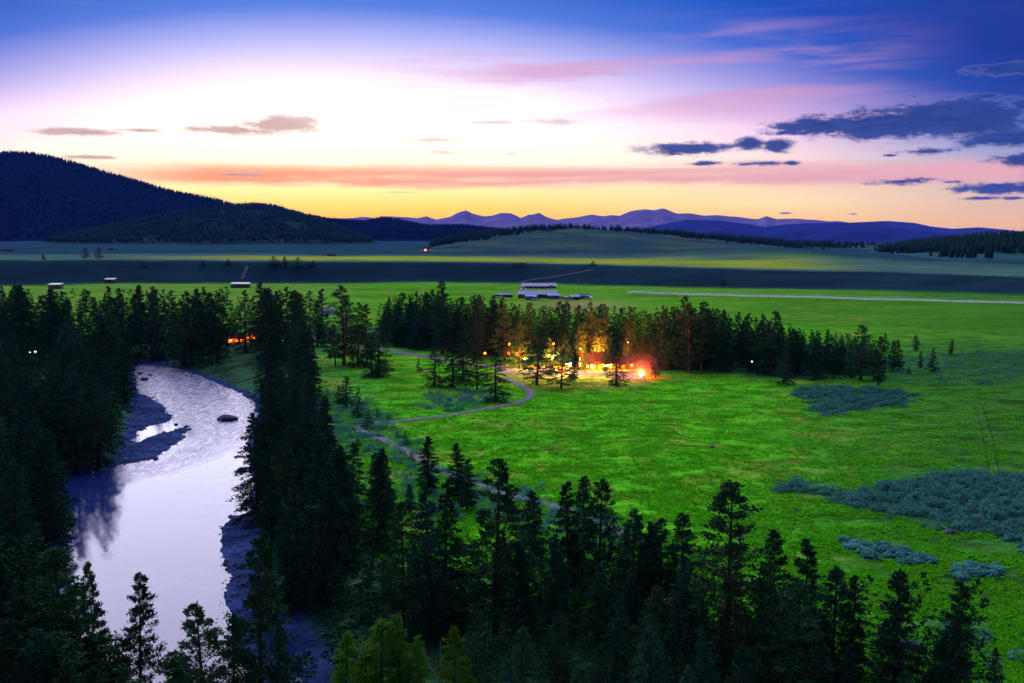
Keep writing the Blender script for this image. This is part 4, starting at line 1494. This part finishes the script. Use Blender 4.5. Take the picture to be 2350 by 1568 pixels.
# light from the porch on yard and trees
c, s_ = math.cos(R(16)), math.sin(R(16))
for xx, pw in ((-4, 7000), (0, 7000), (4, 7000)):
    yy = -7.8
    point_light('porch_light', (lx + c * xx - s_ * yy, ly + s_ * xx + c * yy, lz + 2.1), WARM, pw, .3)
for u, v, pw, label in ((1380, 841, 170000, 'added warm flood lamp behind the right lodge corner'), (1340, 842, 110000, 'added warm flood lamp behind the left lodge corner'),
                        (1268, 845, 26000, 'added warm flood lamp behind the parked cars'), (1205, 849, 16000, 'added warm flood lamp by the yellow lit pine at the road'),
                        (1300, 862, 34000, 'added warm flood lamp at the meadow side of the yard'),
                        (1392, 866, 12000, 'added warm flood lamp beside the dark pine near the fire')):
    x, y, z = pt(u, v)
    t = thing('added_flood_lamp', label, 'lamp', (x, y, z), 0)  # flood lamps added to throw warm light on trees and ground
    MB().tube((0, 0, -.3), (0, 0, 4.2), .07, .05, 7).build('pole', M['dark'], t)
    MB().box(-.3, -.12, 4.2, .3, .12, 4.55).build('housing', M['dark'], t)
    MB().box(-.26, -.16, 4.24, .26, -.12, 4.51).build('lens', M['lampwhite'], t)
    point_light('added_flood_light', (x, y - .4, z + 4.9), (1.0, .15, .010) if v < 844 else (1.0, .42, .05), pw, .35)

# yard of pale gravel round the lodge
strip('yard', [(1150, 853), (1220, 857), (1290, 860), (1350, 861), (1400, 862), (1440, 866), (1480, 868)], 13.0, .07)


# the fire
fx, fy, fz = pt(1471, 867)
t = thing('fire_pit', 'blazing red fire in a stone ring at the meadow edge', 'fire', (fx, fy, fz))
for i in range(11):
    a = 6.283 * i / 11
    MB().ball((1.5 * math.cos(a), 1.5 * math.sin(a), .12), .36, 7, 5, .8).build('ring_stone', M['stone'], t)
for i in range(5):
    a = 6.283 * i / 5
    MB().tube((1.0 * math.cos(a), 1.0 * math.sin(a), .1), (.1 * math.cos(a + .5), .1 * math.sin(a + .5), 1.15), .12, .09, 6).build('firewood', M['darkboard'], t)
for i in range(6):
    a = 1.05 * i
    r_ = .38 if i else 0
    fl = MB()
    hgt = (1.9, 1.4, 1.1, 1.5, 1.2, 1.3)[i]
    px_, py_ = r_ * math.cos(a), r_ * math.sin(a)
    fl.tube((px_, py_, .2), (px_, py_, .2 + hgt * .45), .16, .36, 8).tube((px_, py_, .2 + hgt * .45), (px_ + .08, py_, .2 + hgt), .36, .02, 8)
    fl.build('flame', M['flame'], t, True)
point_light('fire_light', (fx, fy, fz + 1.6), (1.0, .035, .008), 80000, .5)


for r_, dn in ((1.8, .05), (3.2, .022), (5.2, .008), (8.0, .0026), (12.0, .0006)):  # volume shells added to spread the fire's glow into a halo
    halo_mat = bpy.data.materials.new('fire_halo')
    halo_mat.use_nodes = True
    st_ = NT(halo_mat.node_tree)
    pv = st_.n('ShaderNodeVolumePrincipled')
    pv.inputs['Color'].default_value = (.8, .8, .8, 1)
    pv.inputs['Density'].default_value = dn
    pv.inputs['Density Attribute'].default_value = ''
    st_.t.links.new(pv.outputs[0], st_.n('ShaderNodeOutputMaterial').inputs['Volume'])
    so = MB().ball((0, 0, 1.8), r_, 24, 14).build('halo', halo_mat, None, True, loc=(fx, fy, fz), kind='stuff', label='red glowing smoke added round the fire', category='halo', group='fire smoke')


# parked cars
def car(u, v, rz, paint, label, lit=False, van=False):
    x, y, z = pt(u, v)
    t = thing('parked_car', label, 'car', (x, y, z + .08), rz, 'cars parked near the lodge')
    hh = 1.95 if van else 1.5
    body = MB().prism([(-2.25, .45), (-2.2, .95), (-1.2 if not van else -2.1, 1.0), (1.0, 1.0), (2.15, .85), (2.25, .45), (1.9, .3), (-1.9, .3)], 'y', -.88, .88)
    body.build('body', M[paint], t)
    MB().prism([(-2.05 if van else -1.5, .98), (-1.9 if van else -.95, hh), (.35, hh), (1.05, .98)], 'y', -.76, .76).build('cabin', M['glass'], t)
    MB().box(-1.9 if van else -.98, -.72, hh, .37, .72, hh + .05).build('roof', M[paint], t)
    for xx in (-1.4, 1.4):
        for yy in (-.86, .86):
            wh = MB().tube((xx, yy - .1, .33), (xx, yy + .1, .33), .33, .33, 12).build('wheel', M['tyre'], t)
            MB().tube((xx, yy - .12, .33), (xx, yy + .12, .33), .17, .17, 8).build('rim', M['silver'], wh)
    for yy in (-.6, .6):
        MB().box(2.16, yy - .18, .62, 2.27, yy + .18, .8).build('headlight', M['headlight' if lit else 'silver'], t)
        MB().box(-2.27, yy - .16, .68, -2.19, yy + .16, .86).build('tail_light', M['redpaint'], t)
    return t


car(1246, 852, R(8), 'white', 'white car farthest left in the lit yard')
car(1264, 851, R(-10), 'silver', 'grey car in the lit yard next to the white one', van=True)
car(1284, 855, R(195), 'redpaint', 'dark red car in the lit yard nearest the white lamp')
car(1302, 858, R(100), 'white', 'pale car parked end-on below the white lamp', van=True)
car(1062, 840, R(160), 'bluepaint', 'blue car by the road behind the meadow pines')
car(1154, 843, R(10), 'silver', 'grey car at the road bend left of the lit yard')

# cabins in the wood
cab = [
    (540, 788, R(12), 8, 6, 'lit cabin with brightest windows in the wood above the river', 'board', 'brownroof', [('f', -2.3, 1.0, 1.3, 1.3, 1), ('f', 1.0, 1.0, 1.6, 1.5, 1), ('f', 3.0, 1.0, .9, 1.2, 1), ('r', 0, 1.0, 1.2, 1.2, 1)], 'orangewin'),
    (580, 782, R(-8), 7, 6, 'smaller lit cabin right of the brightest one', 'board', 'brownroof', [('f', -1.6, 1.0, 1.1, 1.2, 1), ('f', 2.3, 1.0, 1.1, 1.2, 1), ('f', -1.4, 3.0, .9, .8, 1)], 'orangewin'),
    (660, 787, R(5), 7, 5, 'pale cabin with one pink lit lamp by the road', 'white', 'greenroof', [('f', -2.4, 1.2, 1.0, 1.1, 1), ('f', 1.8, 1.0, 1.2, 1.2, 0)], 'warmwin'),
    (750, 722, R(20), 9, 6, 'white house half hidden behind the belt by the far field', 'white', 'greenroof', [('f', -2.4, 1.2, 1.0, 1.1, 0), ('f', 1.8, 1.0, 1.2, 1.2, 0)], 'warmwin'),
    (1182, 818, R(-15), 8, 6, 'dark cabin with red lit window in the belt left of the lodge', 'darkboard', 'brownroof', [('f', -2.2, 1.0, 1.4, 1.3, 1), ('f', 1.6, 1.0, 1.2, 1.2, 1)], 'orangewin'),
    (1432, 846, R(20), 8, 6, 'dark cabin in the trees right of the lodge', 'log', 'brownroof', [('f', -2.0, 1.0, 1.3, 1.2, 1), ('f', 2.0, 1.0, 1.2, 1.2, 1)], 'orangewin'),
    (978, 577, R(0), 16, 9, 'far house under the hills with one red light', 'white', 'brownroof', [('f', -1, 1.0, 3.4, 3.0, 1)], 'orangewin')]
for u, v, rz, L, W, label, wall, roof, wins, wm in cab:
    x, y, z = pt(u, v)
    gable('cabin', label, 'cabin', (x, y, z), rz, L, W, 2.6 if y < 1000 else 4.5, 2.0 if y < 1000 else 3, wall, roof, .5, wins, (0, 1.0, 2.1) if y < 1000 else (4, 1.5, 2.3), y < 1000, win=wm)
    if y < 600 and wm == 'orangewin':
        point_light('cabin_light', (x - 1, y - W / 2 - 1.6, z + 2.4), ORANGE, 2500, .3)

# the farm beyond the belt
x, y, z = pt(1237, 661)
gable('long_barn', 'long pale-roofed barn farther off on the terrace foot', 'barn', (x, y, z), R(-2), 34, 12, 2.2, 2.6, 'darkboard', 'metalroof', .8, [('f', -12 + 6 * i, .8, 2.2, 1.4, 0) for i in range(5)], (12, 4, 3), corr=18)
x, y, z = pt(1233, 684)
gable('long_barn', 'long pale-roofed barn nearer the belt, above the yard', 'barn', (x, y, z), R(-2.5), 32, 12, 3.6, 2.9, 'board', 'metalroof', .8, [('f', -12 + 6 * i, 1.2, 2.0, 1.4, 0) for i in range(4)], (11, 4, 3.4), corr=16)
for u, v, L, W, H_, roof, label in [(1218, 688, 9, 6, 3, 'blueroof', 'blue-roofed shed below the long barns, nearer the silo'), (1271, 686, 10, 6, 3, 'blueroof', 'blue-roofed shed at the middle of the farm yard'),
                                    (1318, 688, 8, 6, 2.6, 'greenroof', 'grey-green roofed shed by the farm mast'), (1160, 682, 12, 5, 2.2, 'greenroof', 'low shed at the left end of the farm yard'),
                                    (1340, 686, 9, 3.4, 2.6, 'metalroof', 'pale long trailer-like shed right of the mast')]:
    x, y, z = pt(u, v)
    gable('farm_shed', label, 'shed', (x, y, z), R(random.uniform(-12, 12)), L, W, H_, 1.6, 'bluepaint' if roof == 'blueroof' else 'board', roof, .4, [('f', -L * .25, 1, 1, 1, 0)], (L * .2, 1.6, 2))
x, y, z = pt(1201, 680)
t = thing('grain_silo', 'small pale silo at the left end of the nearer barn', 'silo', (x, y, z))
MB().tube((0, 0, -.5), (0, 0, 7.5), 2.0, 2.0, 16).build('bin', M['silver'], t, True)
MB().tube((0, 0, 7.5), (0, 0, 9.2), 2.15, .2, 16).build('cone_roof', M['metalroof'], t, True)
for i in range(3):
    MB().tube((0, 0, 1.8 + 2 * i), (0, 0, 1.95 + 2 * i), 2.06, 2.06, 16).build('band', M['silver'], t)
x, y, z = pt(1328, 684)
t = thing('farm_mast', 'thin pale mast standing in the farm yard', 'mast', (x, y, z))
MB().tube((0, 0, -.4), (0, 0, 15), .28, .12, 7).build('pole', M['silver'], t)
MB().box(-1.6, -.1, 13.2, 1.6, .1, 13.5).build('crossarm', M['board'], t)
for k, (u, v, rz, paint, label) in enumerate([(1231, 689, .3, 'white', 'white farm truck beside the blue shed'), (1290, 688, 1.2, 'white', 'white farm truck between the sheds'), (1303, 690, .2, 'silver', 'grey farm truck by the grey-green shed'),
                                              (1352, 688, -.2, 'white', 'white farm truck right of the long trailer shed'), (1143, 684, .1, 'silver', 'grey farm truck at the far left of the yard')]):
    o = car(u, v, rz, paint, label, van=True)
    o.name = 'farm_truck'
    o['category'] = 'truck'
    o['group'] = 'vehicles in the farm yard'
    o.scale = (1.5, 1.5, 1.5)


def hay_shed(u, v, L, label):
    x, y, z = pt(u, v)
    t = thing('hay_shed', label, 'shed', (x, y, z), R(random.uniform(-4, 4)), None)
    W, H_ = 7, 4.2
    for i in range(4):
        for yy in (-W / 2, W / 2):
            MB().tube((-L / 2 + L * i / 3, yy, -.5), (-L / 2 + L * i / 3, yy, H_), .16, .14, 6).build('post', M['darkboard'], t)
    MB().prism([(-W / 2 - .5, H_), (W / 2 + .5, H_ + 1.1), (W / 2 + .5, H_ + 1.3), (-W / 2 - .5, H_ + .2)], 'x', -L / 2 - .5, L / 2 + .5).build('roof', M['greenroof'], t)
    for i in range(int(L / 1.5)):
        for k in range(3):
            MB().box(-L / 2 + .1 + i * 1.5, -W / 2 + .6, 1.2 * k, -L / 2 + 1.5 + i * 1.5, W / 2 - .6, 1.2 * k + 1.15).build('hay_bale', M['hay'], t)


hay_shed(128, 663, 12, 'small hay shed standing in the gap of the far left wood')
hay_shed(254, 650, 11, 'hay shed alone high on the far left field')
hay_shed(552, 661, 18, 'longer hay shed half behind two tall firs')
for u, v, L, label in [(1193, 611, 17, 'long dark haystack on the yellow terrace edge'), (18, 577, 22, 'dim long stack far out on the left plain'), (256, 575, 12, 'dim stack behind the two round trees'), (762, 588, 14, 'flat dim stack on the plain above the tree clump')]:
    x, y, z = pt(u, v)
    t = thing('hay_stack', label, 'haystack', (x, y, z))
    n = int(L / 2.2)
    for i in range(n):
        for k in range(3):
            MB().box(-L / 2 + i * 2.2, -2.2, 1.3 * k - .2, -L / 2 + i * 2.2 + 2.1, 2.2, 1.3 * k + 1.05).build('hay_bale', M['hay'], t)

def fn_spray(t, b):
    b.inputs['Base Color'].default_value = (.62, .66, .68, 1)
    leafy(t, b, (.62, .66, .68, 1), .6)


M['spray'] = mat('water_droplets', fn_spray)
# centre-pivot irrigation line with its spray
p0, p1 = at(1450, 677, 0), at(2380, 702, 0)
p0, p1 = np.array([*p0, 0.]), np.array([*p1, 0.])
span = np.linalg.norm(p1 - p0)
t = thing('irrigation_line', 'long thin wheeled irrigation line spraying across the green field', 'irrigation line', (p0[0], p0[1], float(terrain(p0[0], p0[1])[0])), math.atan2(p1[1] - p0[1], p1[0] - p0[0]))
NS = 8
for i in range(NS):
    x0, x1 = span * i / NS, span * (i + 1) / NS
    pts = [(x0 + (x1 - x0) * k / 6, 0, 3.4 + .7 * math.sin(math.pi * k / 6)) for k in range(7)]
    pp = MB()
    for a, b_ in zip(pts[:-1], pts[1:]):
        pp.tube(a, b_, .12, .12, 6)
        mid = ((a[0] + b_[0]) / 2, 0, min(a[2], b_[2]) - .9)
        pp.tube(a, mid, .04, .04, 4).tube(mid, b_, .04, .04, 4)
    pp.build('span_pipe', M['white'], t)
    tw = MB().tube((x1, -1.7, .5), (x1, 0, 3.4), .08, .08, 5).tube((x1, 1.7, .5), (x1, 0, 3.4), .08, .08, 5).tube((x1, -1.7, .5), (x1, 1.7, .5), .08, .08, 5).build('tower', M['silver'], t)
    for yy in (-1.7, 1.7):
        MB().tube((x1 - .15, yy, .55), (x1 + .15, yy, .55), .6, .6, 12).build('wheel', M['tyre'], tw)
g = np.random.default_rng(5)
n = 24000
f = g.uniform(0, 1, n) ** 2.0
cx_, cy_ = p0[0] + (p1[0] - p0[0]) * f, p0[1] + (p1[1] - p0[1]) * f
C0 = np.stack([cx_ + g.normal(0, 1.5, n), cy_ + g.normal(0, 1.8, n), terrain(cx_, cy_) + g.uniform(1.5, 2.7, n)], 1)
off = g.normal(0, 1, (n, 3, 3)) * np.array([.20, .20, .26])
link('water_spray', mesh_np('water_spray', (C0[:, None] + off).reshape(-1, 3), np.arange(n * 3).reshape(-1, 3), [M['spray']]), kind='stuff', label='white spray falling from the irrigation line', category='spray')

# ------------------------------------------------------------------ rocks, snag, log


def rock_mesh(seed, sx, sy, sz):
    g = np.random.default_rng(seed)
    b = MB().ball((0, 0, 0), 1.0, 14, 9)
    V = np.array(b.v)
    k = 1 + .16 * wav(V[:, 0] * 10 + seed * 7, V[:, 1] * 10 + V[:, 2] * 6, 14, seed % 5) + .07 * g.normal(0, 1, len(V))
    V = V * k[:, None] * (sx, sy, sz)
    b.v = [tuple(p) for p in V]
    return b.mesh('boulder', M['stone'], False)


RM = [rock_mesh(i, 1, 1, .62) for i in range(5)]
for i, (u, v, r_, label) in enumerate([
    (522, 964, 3.2, 'big dark boulder rising from the rapids'), (332, 872, 1.6, 'dark rock in the riffle at the head of the river'), (322, 858, 1.2, 'small rock at the very head of the river'),
    (345, 862, .9, 'smallest rock in the riffle at the head of the river'), (404, 975, .7, 'little rock off the tip of the gravel spit'), (543, 1192, 1.0, 'rock at the top of the gravel bar'), (556, 1080, 1.3, 'rock at the edge of the right bank rapids'),
    (1634, 1026, .7, 'lone pale stone out in the bright meadow'), (1826, 1172, .7, 'dark stone in the meadow below the sage tip'), (2086, 1490, 2.0, 'flat bluish rock under the front row firs'), (1700, 1238, .8, 'stone beside the great pine top'),
    (2180, 1224, 1.2, 'dark boulder in the sage patch'), (2250, 1190, 1.3, 'boulder deeper in the sage patch')]):
    x, y, z = pt(u, v)
    if i < 5 or i == 6:
        x, y = at(u, v, WATER_Z)
        z = WATER_Z
    o = link('boulder', RM[i % 5], None, (x, y, z + r_ * .12), (0, 0, i * 1.3), label=label, category='rock')
    o.scale = (r_, r_ * .9, r_ * (.8 if r_ < 2 else .6))

g = np.random.default_rng(21)
gx_, gy_ = g.uniform(-200, 20, 60000), g.uniform(95, 470, 60000)
rd_, gd_ = shore(gx_, gy_), look(_GDR, gx_, gy_)
m = ((rd_ > -1.2) & (rd_ < 3.0) & (g.uniform(0, 1, len(rd_)) < .5)) | ((gd_ < 0) & (rd_ > -1.5) & (rd_ < 12) & (g.uniform(0, 1, len(rd_)) < .6))
gx_, gy_ = gx_[m][:5200], gy_[m][:5200]
n = len(gx_)
b0 = MB().ball((0, 0, 0), 1, 6, 4, .6)
tri = []
for f_ in b0.f:
    tri += [(f_[0], f_[k], f_[k + 1]) for k in range(1, len(f_) - 1)]
bv = np.array(b0.v)
r_ = g.uniform(.12, .32, n) * (1 + 1.6 * (g.uniform(0, 1, n) > .93))
V = bv[None] * r_[:, None, None] * g.uniform(.7, 1.35, (n, len(bv), 1)) + np.stack([gx_, gy_, np.maximum(terrain(gx_, gy_), WATER_Z - .1)], 1)[:, None]
Fg = (np.array(tri)[None] + (np.arange(n) * len(bv))[:, None, None]).reshape(-1, 3)
link('gravel_stones', mesh_np('gravel_stones', V.reshape(-1, 3), Fg, [M['gravel']]), kind='stuff', label='loose river stones on bars and shore', category='gravel')
x, y, z = pt(1012, 1690)
H0 = z_for(y, 1472) - z
t = thing('bare_snag', 'bare forked dead tree, pale, right of the bright green conifers', 'dead tree', (x, y, z))
MB().tube((0, 0, -.4), (.05, 0, H0 * .55), .2, .15, 8).tube((.05, 0, H0 * .55), (.0, 0, H0), .15, .03, 7).build('trunk', M['snag'], t)
for (dx, z0, z1, zz) in ((-2.4, .55, .78, .98), (1.5, .6, .72, .93)):
    MB().tube((.04, 0, H0 * z0), (dx * .6, .1, H0 * z1), .11, .07, 6).tube((dx * .6, .1, H0 * z1), (dx, .2, H0 * zz), .07, .015, 6).build('limb', M['snag'], t)
x, y, z = pt(836, 1338)
t = thing('fallen_log', 'pale fallen log lying in the small clearing by the river', 'log', (x, y, z + .3), R(48))
MB().tube((-3.2, 0, 0), (3.4, 0, .1), .3, .2, 9).build('stem', M['snag'], t)
MB().tube((.8, 0, .15), (1.4, .7, .7), .07, .03, 5).build('branch_stub', M['snag'], t)
MB().tube((-1.2, 0, .15), (-.9, -.8, .5), .07, .03, 5).build('branch_stub', M['snag'], t)


# ------------------------------------------------------------------ sagebrush and grass
def tufts(cx, cy, w_, h_, nb, g, lean=.5):
    """nb leaf triangles round every centre"""
    n = len(cx)
    z = terrain(cx, cy)
    c = np.stack([cx, cy, z], 1)[:, None, :]
    th = g.uniform(0, 6.283, (n, nb))
    rr = np.sqrt(g.uniform(0, 1, (n, nb))) * w_[:, None] * .5
    b0 = np.stack([rr * np.cos(th), rr * np.sin(th), g.uniform(-.02, .35, (n, nb)) * h_[:, None]], 2)
    out = np.stack([np.cos(th), np.sin(th), np.zeros_like(th)], 2)
    tip = b0 + out * (g.uniform(.05, lean, (n, nb)) * w_[:, None])[..., None] * .6
    tip[..., 2] = h_[:, None] * g.uniform(.5, 1.0, (n, nb))
    sd_ = np.stack([-np.sin(th), np.cos(th), np.zeros_like(th)], 2) * (g.uniform(.10, .22, (n, nb)) * w_[:, None])[..., None]
    tri = np.stack([b0 - sd_, b0 + sd_, tip], 2) + c[:, :, None, :]
    return tri.reshape(-1, 3)


def bushes(cx, cy, w_, h_, nb, g):
    """rounded shrubs of upward facing leaf sprays"""
    n = len(cx)
    c = np.stack([cx, cy, terrain(cx, cy)], 1)[:, None, :]
    th = g.uniform(0, 6.283, (n, nb))
    ph = np.arccos(g.uniform(.05, 1, (n, nb)))
    q = np.stack([np.sin(ph) * np.cos(th), np.sin(ph) * np.sin(th), np.cos(ph)], 2)
    k = g.uniform(.7, 1.1, (n, nb))[..., None]
    o = q * k * np.stack([w_ * .5, w_ * .5, h_], 1)[:, None, :]
    up = q * .5 + g.normal(0, .35, (n, nb, 3)) + (0, 0, .6)
    up /= np.linalg.norm(up, axis=2)[..., None]
    a = np.cross(up, g.normal(0, 1, (n, nb, 3)))
    a /= np.linalg.norm(a, axis=2)[..., None]
    b = np.cross(up, a)
    sz = (g.uniform(.07, .14, (n, nb)) * w_[:, None])[..., None]
    tri = np.stack([o - a * sz, o + a * sz * .8 - b * sz * .5, o + b * sz], 2) + c[:, :, None, :]
    return tri.reshape(-1, 3)


g = np.random.default_rng(11)


def in_polys(polys, n):
    """random points inside ground polygons, shared out by area seen"""
    out = []
    for pg, k in zip(polys, n):
        x0, y0 = pg.min(0)
        x1, y1 = pg.max(0)
        xs, ys = g.uniform(x0, x1, k * 12), g.uniform(y0, y1, k * 12)
        m = sdist(xs, ys, pg) + 2.6 * wav(xs, ys, 26, 3) + 2.4 * wav(xs, ys, 9, 1) + g.uniform(-1.5, 2.5, len(xs)) < 0
        out.append(np.stack([xs[m], ys[m]], 1)[:k])
    return np.concatenate(out)


SP_ = in_polys(SAGE, (760, 80, 45, 270))
ST_ = in_polys(SAGE_THIN, (110, 220, 200, 14, 140))
# nearest shrubs stand as single bushes
bush = []
for i in range(5):
    gg = np.random.default_rng(40 + i)
    n = 60
    th, ph = gg.uniform(0, 6.283, n), np.arccos(gg.uniform(0, 1, n))
    q = np.stack([np.sin(ph) * np.cos(th), np.sin(ph) * np.sin(th), np.cos(ph)], 1)
    c0 = q * gg.uniform(.7, 1.1, n)[:, None] * (.5, .5, .7)
    up = q * .5 + gg.normal(0, .35, (n, 3)) + (0, 0, .6)
    up /= np.linalg.norm(up, axis=1)[:, None]
    sa = np.cross(up, gg.normal(0, 1, (n, 3)))
    sa /= np.linalg.norm(sa, axis=1)[:, None]
    sb = np.cross(up, sa)
    V = np.stack([c0 - sa * .2, c0 + sa * .16 - sb * .1, c0 + sb * .2], 1).reshape(-1, 3)
    core = MB().ball((0, 0, .22), .36, 7, 5, .9)
    nv = len(V)
    V = np.concatenate([V, np.array(core.v)])
    tris = [tuple(np.arange(3) + 3 * k) for k in range(n)]
    for f_ in core.f:
        tris += [(f_[0] + nv, f_[k] + nv, f_[k + 1] + nv) for k in range(1, len(f_) - 1)]
    bush.append(mesh_np('foliage', V, np.array(tris), [M['sage']]))
order = np.argsort(SP_[:, 1])
first = order[:170]
rest = np.concatenate([SP_[order[170:]], ST_])
zs_ = terrain(SP_[first, 0], SP_[first, 1])
for k, i in enumerate(first):
    o = link('sagebrush', bush[k % 5], None, (SP_[i, 0], SP_[i, 1], zs_[k] - .05), (0, 0, k * 2.1),
             label='pale blue-green sagebrush in the near edge of the sage patches right', category='shrub', group='near sagebrush')
    o.scale = (1.7 + .8 * ((k * 37) % 10) / 10,) * 2 + (1.1 + .5 * ((k * 53) % 10) / 10,)
n = len(rest)
V = bushes(rest[:, 0], rest[:, 1], g.uniform(1.0, 3.0, n), g.uniform(.7, 1.9, n), 52, g)
link('sagebrush_cover', mesh_np('sagebrush_cover', V, np.arange(len(V)).reshape(-1, 3), [M['sage']]), kind='stuff', label='blue-green sagebrush cover spread over the meadow edges', category='shrubs')

# grass tussocks over the near meadow
n = 60000
a = np.radians(g.uniform(-12, 29, n))
d = 1 / g.uniform(1 / 430, 1 / 118, n)
xs, ys = d * np.sin(a), d * np.cos(a)
m = np.ones(n, bool)
for s in WOODS:
    m &= sdist(xs, ys, s) > -4
m &= (wav(xs, ys, 21, 2) + .7 * wav(xs, ys, 7, 4) > -.35)
m &= shore(xs, ys) > 6
for s in SAGE:
    m &= sdist(xs, ys, s) > 0
xs, ys = xs[m], ys[m]
n = len(xs)
V = tufts(xs, ys, g.uniform(.6, 1.7, n), g.uniform(.18, .5, n), 7, g, .9)
link('grass', mesh_np('grass', V, np.arange(len(V)).reshape(-1, 3), [M['grass']]), kind='stuff', label='tufted green meadow grass', category='grass')

# ------------------------------------------------------------------ haze
hz = MB().box(-16500, -600, -260, 16500, 16600, 640)
ho = hz.build('haze', M['white'], None, kind='stuff', label='blue evening haze filling the valley air', category='haze')
hm = bpy.data.materials.new('evening_haze')
hm.use_nodes = True
ht = NT(hm.node_tree)
pv = ht.n('ShaderNodeVolumePrincipled')
pv.inputs['Color'].default_value = (.05, .17, 1.0, 1)
pv.inputs['Density'].default_value = 1.2e-5
pv.inputs['Anisotropy'].default_value = .25
pv.inputs['Density Attribute'].default_value = ''
ht.t.links.new(pv.outputs[0], ht.n('ShaderNodeOutputMaterial').inputs['Volume'])
ho.data.materials.clear()
ho.data.materials.append(hm)
# stands where each tree can be counted off
ORD = ('first second third fourth fifth sixth seventh eighth ninth tenth eleventh twelfth thirteenth fourteenth fifteenth sixteenth seventeenth eighteenth nineteenth twentieth').split()
stands = {}
for o in COL.objects:
    if o.get('group') in ('lower left wood', 'right bank firs above the boulder', 'right bank firs along the rapids', 'right bank firs behind the gravel bar', 'front wood behind the open-crowned pine',
                          'front wood around the great pine', 'lowest front conifers right of the snag', 'lowest front conifers below the front row', 'conifers behind the road clump', 'left bank conifers by the pool'):
        stands.setdefault(o['group'], []).append(o)
for k, lst in stands.items():
    lst.sort(key=lambda o: o.location.x / o.location.y)
    for i, o in enumerate(lst):
        o['label'] = '%s %s counted from the left' % (o['label'].replace(' in the dark wood', '').replace(' at the foot of the view', ''), ORD[i])
print('trees', len(TREES))
